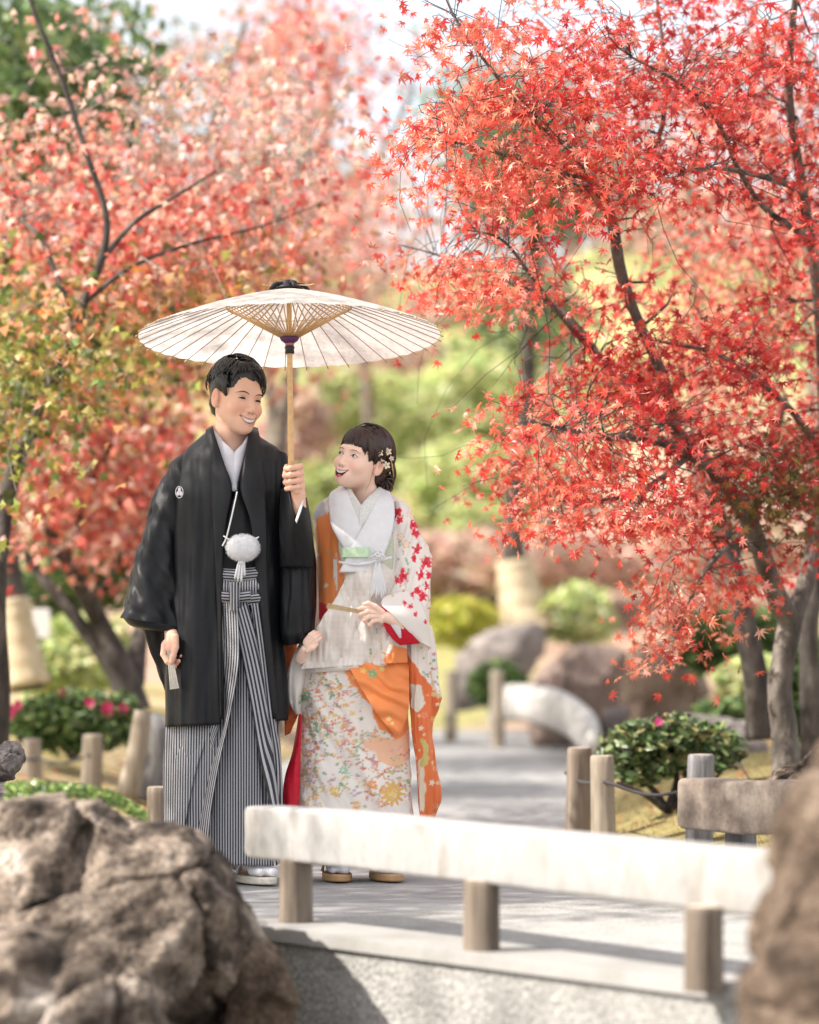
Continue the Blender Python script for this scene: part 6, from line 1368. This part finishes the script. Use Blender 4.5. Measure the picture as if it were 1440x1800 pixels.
def paint_skirt(PX):
    px, py = PX[..., 0], PX[..., 1]; c = base_c(px, py, 7)
    litter(c, px, py, [(530, 1180, 610, 1300), (540, 1200, 640, 1330), (570, 1240, 700, 1400)], 330, (2.4, 5.2), 21)
    c = blot(c, px, py, [(640, 1300), (690, 1296), (722, 1280), (724, 1330), (700, 1345), (660, 1335)], (.78, .46, .30), 5, 10, 8)
    litter(c, px, py, [(525, 1340, 725, 1415), (600, 1280, 720, 1400), (525, 1260, 560, 1400)], 240, (2.2, 5), 22)
    c = blot(c, px, py, [(600, 1172), (728, 1165), (728, 1262), (712, 1286), (695, 1296), (664, 1268), (650, 1240), (628, 1208)], ORG_, 2.5, 6, 5)
    for x, y, r in [(656, 1184, 12), (642, 1180, 8), (668, 1180, 8)]: fleur(c, px, py, x, y, r, (.22, .42, .22), (.75, .65, .2))
    for x, y, r in [(624, 1190, 7), (672, 1232, 6), (690, 1262, 6), (640, 1210, 5)]: fleur(c, px, py, x, y, r, (.85, .62, .25))
    for x, y, r, col in [(690, 1392, 24, (.70, .42, .12)), (655, 1376, 10, (.78, .30, .10)), (590, 1388, 11, (.75, .52, .15)), (556, 1398, 8, (.78, .40, .12)), (628, 1412, 9, (.78, .42, .14)), (604, 1352, 8, (.16, .45, .32)), (612, 1360, 7, (.20, .48, .36)), (540, 1222, 9, (.15, .40, .22)), (545, 1204, 6, (.55, .42, .12)), (670, 1410, 8, (.74, .30, .12))]:
        for q_ in (1, .66, .36): fleur(c, px, py, x, y, r * q_, col, pet=12 if r > 15 else 7, ring=True, rot=x)
    return c
def paint_panel(PX):
    px, py = PX[..., 0], PX[..., 1]; c = base_c(px, py, 3) * 1.0; dm = np.sin((px + py) * .33) * np.sin((px - py) * .33); c = c * (1 - .05 * smooth01(dm * 4))[..., None]
    for x, y, r in [(668, 1125, 5), (680, 1140, 6), (690, 1152, 5), (655, 1150, 7), (676, 1158, 6), (664, 1108, 4)]: fleur(c, px, py, x, y, r, (.78, .48, .22), ring=True, rot=x)
    litter(c, px, py, [(650, 1100, 712, 1165)], 16, (2, 4), 9)
    c = blot(c, px, py, [(690, 1130), (716, 1140), (716, 1170), (694, 1176), (682, 1160)], ORG_, 2, 5, 2); return c
def paint_long(PX):
    px, py = PX[..., 0], PX[..., 1]; c = base_c(px, py, 13)
    litter(c, px, py, [(740, 1110, 780, 1240), (700, 1160, 780, 1430)], 60, (2.2, 4.5), 31)
    for x, y, r in [(747, 1096, 5), (752, 1120, 4), (762, 1150, 4)]: fleur(c, px, py, x, y, r, (.60, .20, .30))
    e = 1130 + (px - 697) * 1.18 + 4 * fbm(np.stack([px * .1, py * .1, px * 0], -1), 2, 3); c = mixc(c, np.array(DOR), smooth01((py - e) / 2.5))
    rr_ = np.random.default_rng(77)
    for _ in range(60):
        x = rr_.uniform(714, 776); y = rr_.uniform(1190, 1430); fleur(c, px, py, x, y, rr_.uniform(2.5, 6.5), [(.80, .70, .58), (.80, .55, .30), (.66, .50, .30), (.78, .34, .12), (.76, .40, .34)][rr_.integers(5)], rot=rr_.random() * 6, ring=rr_.random() < .4)
    c = blot(c, px, py, [(722, 1205), (738, 1208), (746, 1235), (734, 1252), (722, 1240)], (.74, .68, .58), 2, 4, 4)
    c = blot(c, px, py, [(736, 1340), (742, 1330), (748, 1400), (745, 1425), (737, 1400)], (.72, .62, .48), 2, 4, 6)
    c = blot(c, px, py, [(742, 1300), (752, 1310), (752, 1340), (742, 1345)], (.55, .45, .16), 2, 4, 6); return c
def printed(name, V, PX, fn, closed=True, thick=0, caps=True): return cobj(name, V, M['print'], WOM, closed=closed, cols=fn(PX), thick=thick, caps=caps)

# skirt
V, PX = loft([(1150, 534, 1150, 714, .02, .115), (1200, 530, 1200, 716, .02, .13), (1300, 526, 1300, 720, .02, .14), (1420, 523, 1420, 726, .02, .145), (1516, 530, 1516, 722, .02, .14)], 330, 300, DW, .75, fold=.020, ff=.028, fs=.008, seed=33, slant=-.45, fpow=.3)
printed('skirt', V, PX, paint_skirt)
# gathered orange fold crossing the hip
V, PX, _ = sheet([(612, 1168, -.12), (640, 1215, -.145), (668, 1258, -.150), (698, 1292, -.13)], [(718, 1160, -.07), (719, 1200, -.09), (717, 1250, -.09), (703, 1290, -.12)], 120, 110, DW, 0, .022)
n_ = np.sin((PX[..., 1] - PX[..., 0] * .55) * .21 + 2 * fbm(np.stack([PX[..., 0] * .02, PX[..., 1] * .02, PX[..., 0] * 0], -1), 2, 3)); V[..., 1] -= .0065 * n_
def paint_or(PX): px, py = PX[..., 0], PX[..., 1]; c = np.ones((*px.shape, 3)) * np.array(ORG_) * (1 + .06 * fbm(np.stack([px * .04, py * .04, px * 0], -1), 3, 4))[..., None]; [fleur(c, px, py, x, y, r, k) for x, y, r, k in [(656, 1184, 10, (.22, .42, .22)), (640, 1178, 7, (.75, .55, .15)), (672, 1176, 6, (.75, .6, .2)), (684, 1262, 6, (.85, .60, .24)), (690, 1270, 4, (.85, .60, .24))]]; return c
printed('hip_fold', V, PX, paint_or, closed=False, thick=.004)
# bodice
V, PX = loft([(862, 596, 862, 676, .06, .02), (872, 574, 872, 694, .06, .03), (886, 556, 888, 712, .06, .045), (910, 548, 912, 722, .04, .075), (960, 553, 960, 716, .02, .11), (1030, 556, 1030, 712, .02, .115), (1110, 546, 1110, 715, .02, .12), (1165, 536, 1165, 716, .02, .12)], 200, 240, DW, .85, fold=.010, ff=.04, seed=41, fpow=0)
printed('bodice', V, PX, paint_up)
V, PX, _ = sheet([(622, 992, -.09), (592, 1052, -.12), (558, 1108, -.125), (531, 1176, -.11)], [(690, 992, -.08), (700, 1060, -.11), (712, 1110, -.10), (716, 1164, -.09)], 110, 120, DW, 0, .030, fold=.030, ff=.045, fs=.014, seed=44)
printed('over_fold', V, PX, paint_panel, closed=False, thick=.006)
V, PX = loft([(1160, 530, 1150, 717, .01, .128), (1176, 529, 1164, 717, .01, .136), (1184, 534, 1170, 716, .01, .128)], 12, 180, DW, .75, fold=.008, seed=46, fpow=0); printed('over_fold_hem', V, PX, paint_panel)
# big sleeve on the right: upper arm, hanging part
V, PX = loft([(884, 690, 878, 706, .03, .04), (905, 686, 896, 722, .02, .06), (950, 684, 940, 741, 0, .07), (1000, 682, 985, 760, -.03, .075), (1050, 676, 1045, 758, -.07, .07), (1084, 684, 1090, 754, -.09, .065), (1118, 712, 1124, 757, -.08, .06)], 250, 260, DW, .8, fold=.020, ff=.045, fs=.012, seed=48, slant=.3, fpow=0)
printed('sleeve', V, PX, paint_up)
V, PX, _ = sheet([(676, 1050, -.150), (672, 1064, -.200), (688, 1080, -.215), (712, 1104, -.200), (738, 1128, -.165)], [(716, 1040, -.13), (738, 1060, -.15), (750, 1090, -.16), (756, 1115, -.14), (758, 1140, -.12)], 60, 60, DW, 0, .012); printed('cuff', V, PX, paint_up, closed=False, thick=.004)
V, PX = loft([(1100, 712, 1100, 757, -.05, .05), (1150, 715, 1150, 765, -.05, .05), (1200, 718, 1200, 771, -.04, .045), (1230, 720, 1228, 776, -.04, .04), (1276, 723, 1276, 761, -.04, .038), (1330, 729, 1330, 766, -.04, .036), (1400, 735, 1400, 773, -.03, .034), (1440, 739, 1440, 762, -.03, .025)], 260, 110, DW, .8, fold=.016, ff=.08, fs=.006, seed=52, fpow=0)
printed('long_sleeve', V, PX, paint_long)
V, *_ = sheet([(671, 1068, -.196), (676, 1100, -.180), (690, 1122, -.165), (704, 1134, -.150)], [(675, 1068, -.200), (696, 1088, -.207), (720, 1110, -.192), (738, 1131, -.165)], 30, 16, DW, 0, .004); cobj('sleeve_lining', V, M['red'], WOM, closed=False, thick=.003)
V, *_ = sheet([(686, 1097, -.200), (696, 1112, -.190), (703, 1122, -.180)], [(692, 1092, -.206), (704, 1104, -.200), (706, 1122, -.182)], 10, 8, DW, 0, .002); cobj('under_sleeve', V, M['whitec'], WOM, closed=False, thick=.002)
# left: sleeve beside the man
V, PX = loft([(1130, 528, 1130, 552, -.02, .035), (1165, 513, 1165, 540, -.02, .04), (1200, 505, 1200, 534, -.02, .04), (1230, 507, 1230, 531, -.02, .035), (1256, 521, 1256, 530, -.02, .02)], 80, 60, DW, .8, fold=.012, seed=61, fpow=0)
printed('sleeve', V, PX, paint_skirt)
V, PX = loft([(1120, 500, 1125, 522, .05, .02), (1200, 500, 1200, 514, .05, .02), (1240, 502, 1245, 526, .05, .02), (1270, 502, 1262, 520, .05, .02), (1294, 503, 1290, 507, .05, .012)], 60, 40, DW, .8, fold=.010, seed=62, fpow=0)
cobj('sleeve_back', V, M['print'], WOM, cols=np.ones((*PX.shape[:2], 3)) * np.array(DOR) * (1 + .25 * fbm(np.stack([PX[..., 0] * .15, PX[..., 1] * .1, PX[..., 0] * 0], -1), 2, 2))[..., None])
V, *_ = sheet([(527, 1254, -.02), (516, 1320, -.04), (502, 1370, -.06), (497, 1440, -.05), (498, 1500, -.04)], [(531, 1256, -.06), (530, 1320, -.07), (528, 1380, -.08), (524, 1440, -.08), (523, 1500, -.06)], 60, 20, DW, 0, .015, fold=.008, seed=5); cobj('skirt_lining', V, M['red'], WOM, closed=False, thick=.004)
# white collar bands, obi, cords
def collarW(L_, R_, m, name, bul=.006, th=.006, nu=14): V, *_ = sheet(L_, R_, 50, nu, DW, 0, bul, fold=.002, seed=3); cobj(name, V, m, WOM, closed=False, thick=th)
M['obi'] = mat('pale_green_obi', [(.46, .56, .38), (.58, .62, .50), (.56, .52, .40)], scale=60, rough=.55, bump=.3, bscale=200, dist=.002)
M['embroid'] = mat('embroidered_white', [(.60, .61, .58), (.76, .76, .75)], scale=160, rough=.7, bump=.6, bscale=260, dist=.002)
collarW([(597, 936, -.090), (597, 965, -.105), (606, 1008, -.11)], [(690, 940, -.07), (692, 965, -.075), (690, 1012, -.08)], M['obi'], 'obi', .026, .006, 24)
collarW([(594, 858, .02), (580, 872, -.04), (580, 900, -.075), (588, 935, -.108), (622, 990, -.130)], [(604, 852, .01), (612, 868, -.06), (620, 890, -.085), (634, 918, -.105), (650, 958, -.130)], M['whitec'], 'collar', .008)
collarW([(672, 860, .02), (664, 880, -.06), (646, 915, -.105), (624, 955, -.136), (598, 1008, -.142)], [(684, 864, .02), (692, 885, -.04), (693, 915, -.078), (686, 950, -.112), (664, 1008, -.138)], M['whitec'], 'collar', .008)
collarW([(596, 856, .02), (603, 874, -.045), (612, 902, -.078), (632, 942, -.108)], [(607, 852, .01), (618, 864, -.060), (628, 878, -.082), (637, 892, -.098)], M['embroid'], 'under_collar', .004, .005, 8)
collarW([(680, 862, .02), (676, 885, -.040), (664, 912, -.085), (632, 950, -.118)], [(666, 856, .01), (656, 868, -.055), (644, 880, -.082), (633, 894, -.098)], M['embroid'], 'under_collar', .004, .005, 8)
collarW([(602, 966, -.140), (602, 982, -.142)], [(650, 964, -.152), (652, 982, -.152)], M['mint'], 'obi_scarf', .01, .006)
g = Geo(); g.tube(spline([Ww(596, 988, -.135), Ww(630, 992, -.156), Ww(664, 986, -.152), Ww(688, 980, -.12)], 20), .0050, 8)
for dx, dy_ in [(0, 0), (5, -4), (-5, 3), (3, 5), (7, 2), (-3, -5)]: g.tube(spline([Ww(658 + dx, 978 + dy_, -.165), Ww(664 + dx, 972 + dy_, -.172), Ww(670 + dx, 979 + dy_, -.165)], 8), .0040, 7)
g.build('obi_cord', M['whitec'], WOM)
g = Geo()
for k in range(9): g.tube(spline([Ww(662 + k * .5, 988, -.165), Ww(655 + k * 2.4, 1020, -.165), Ww(652 + k * 3.2, 1052 - (k % 3) * 4, -.162)], 8), .0030, 6)
g.build('tassel', M['whitec'], WOM)
foot(WOM, (-.262, 9.74), (-.225, 9.55), sole=M['wood_s'], sock=M['greyw'], strap=M['gold']); foot(WOM, (-.115, 9.74), (-.045, 9.56), sole=M['wood_s'], sock=M['greyw'], strap=M['gold'])
fan('folding_fan', Ww(652, 1079, z3 - .012), Ww(576, 1065, z3 - .03), .012, .018, .012, M['gold'], 'slim golden closed fan held level by the woman in front of her sash')
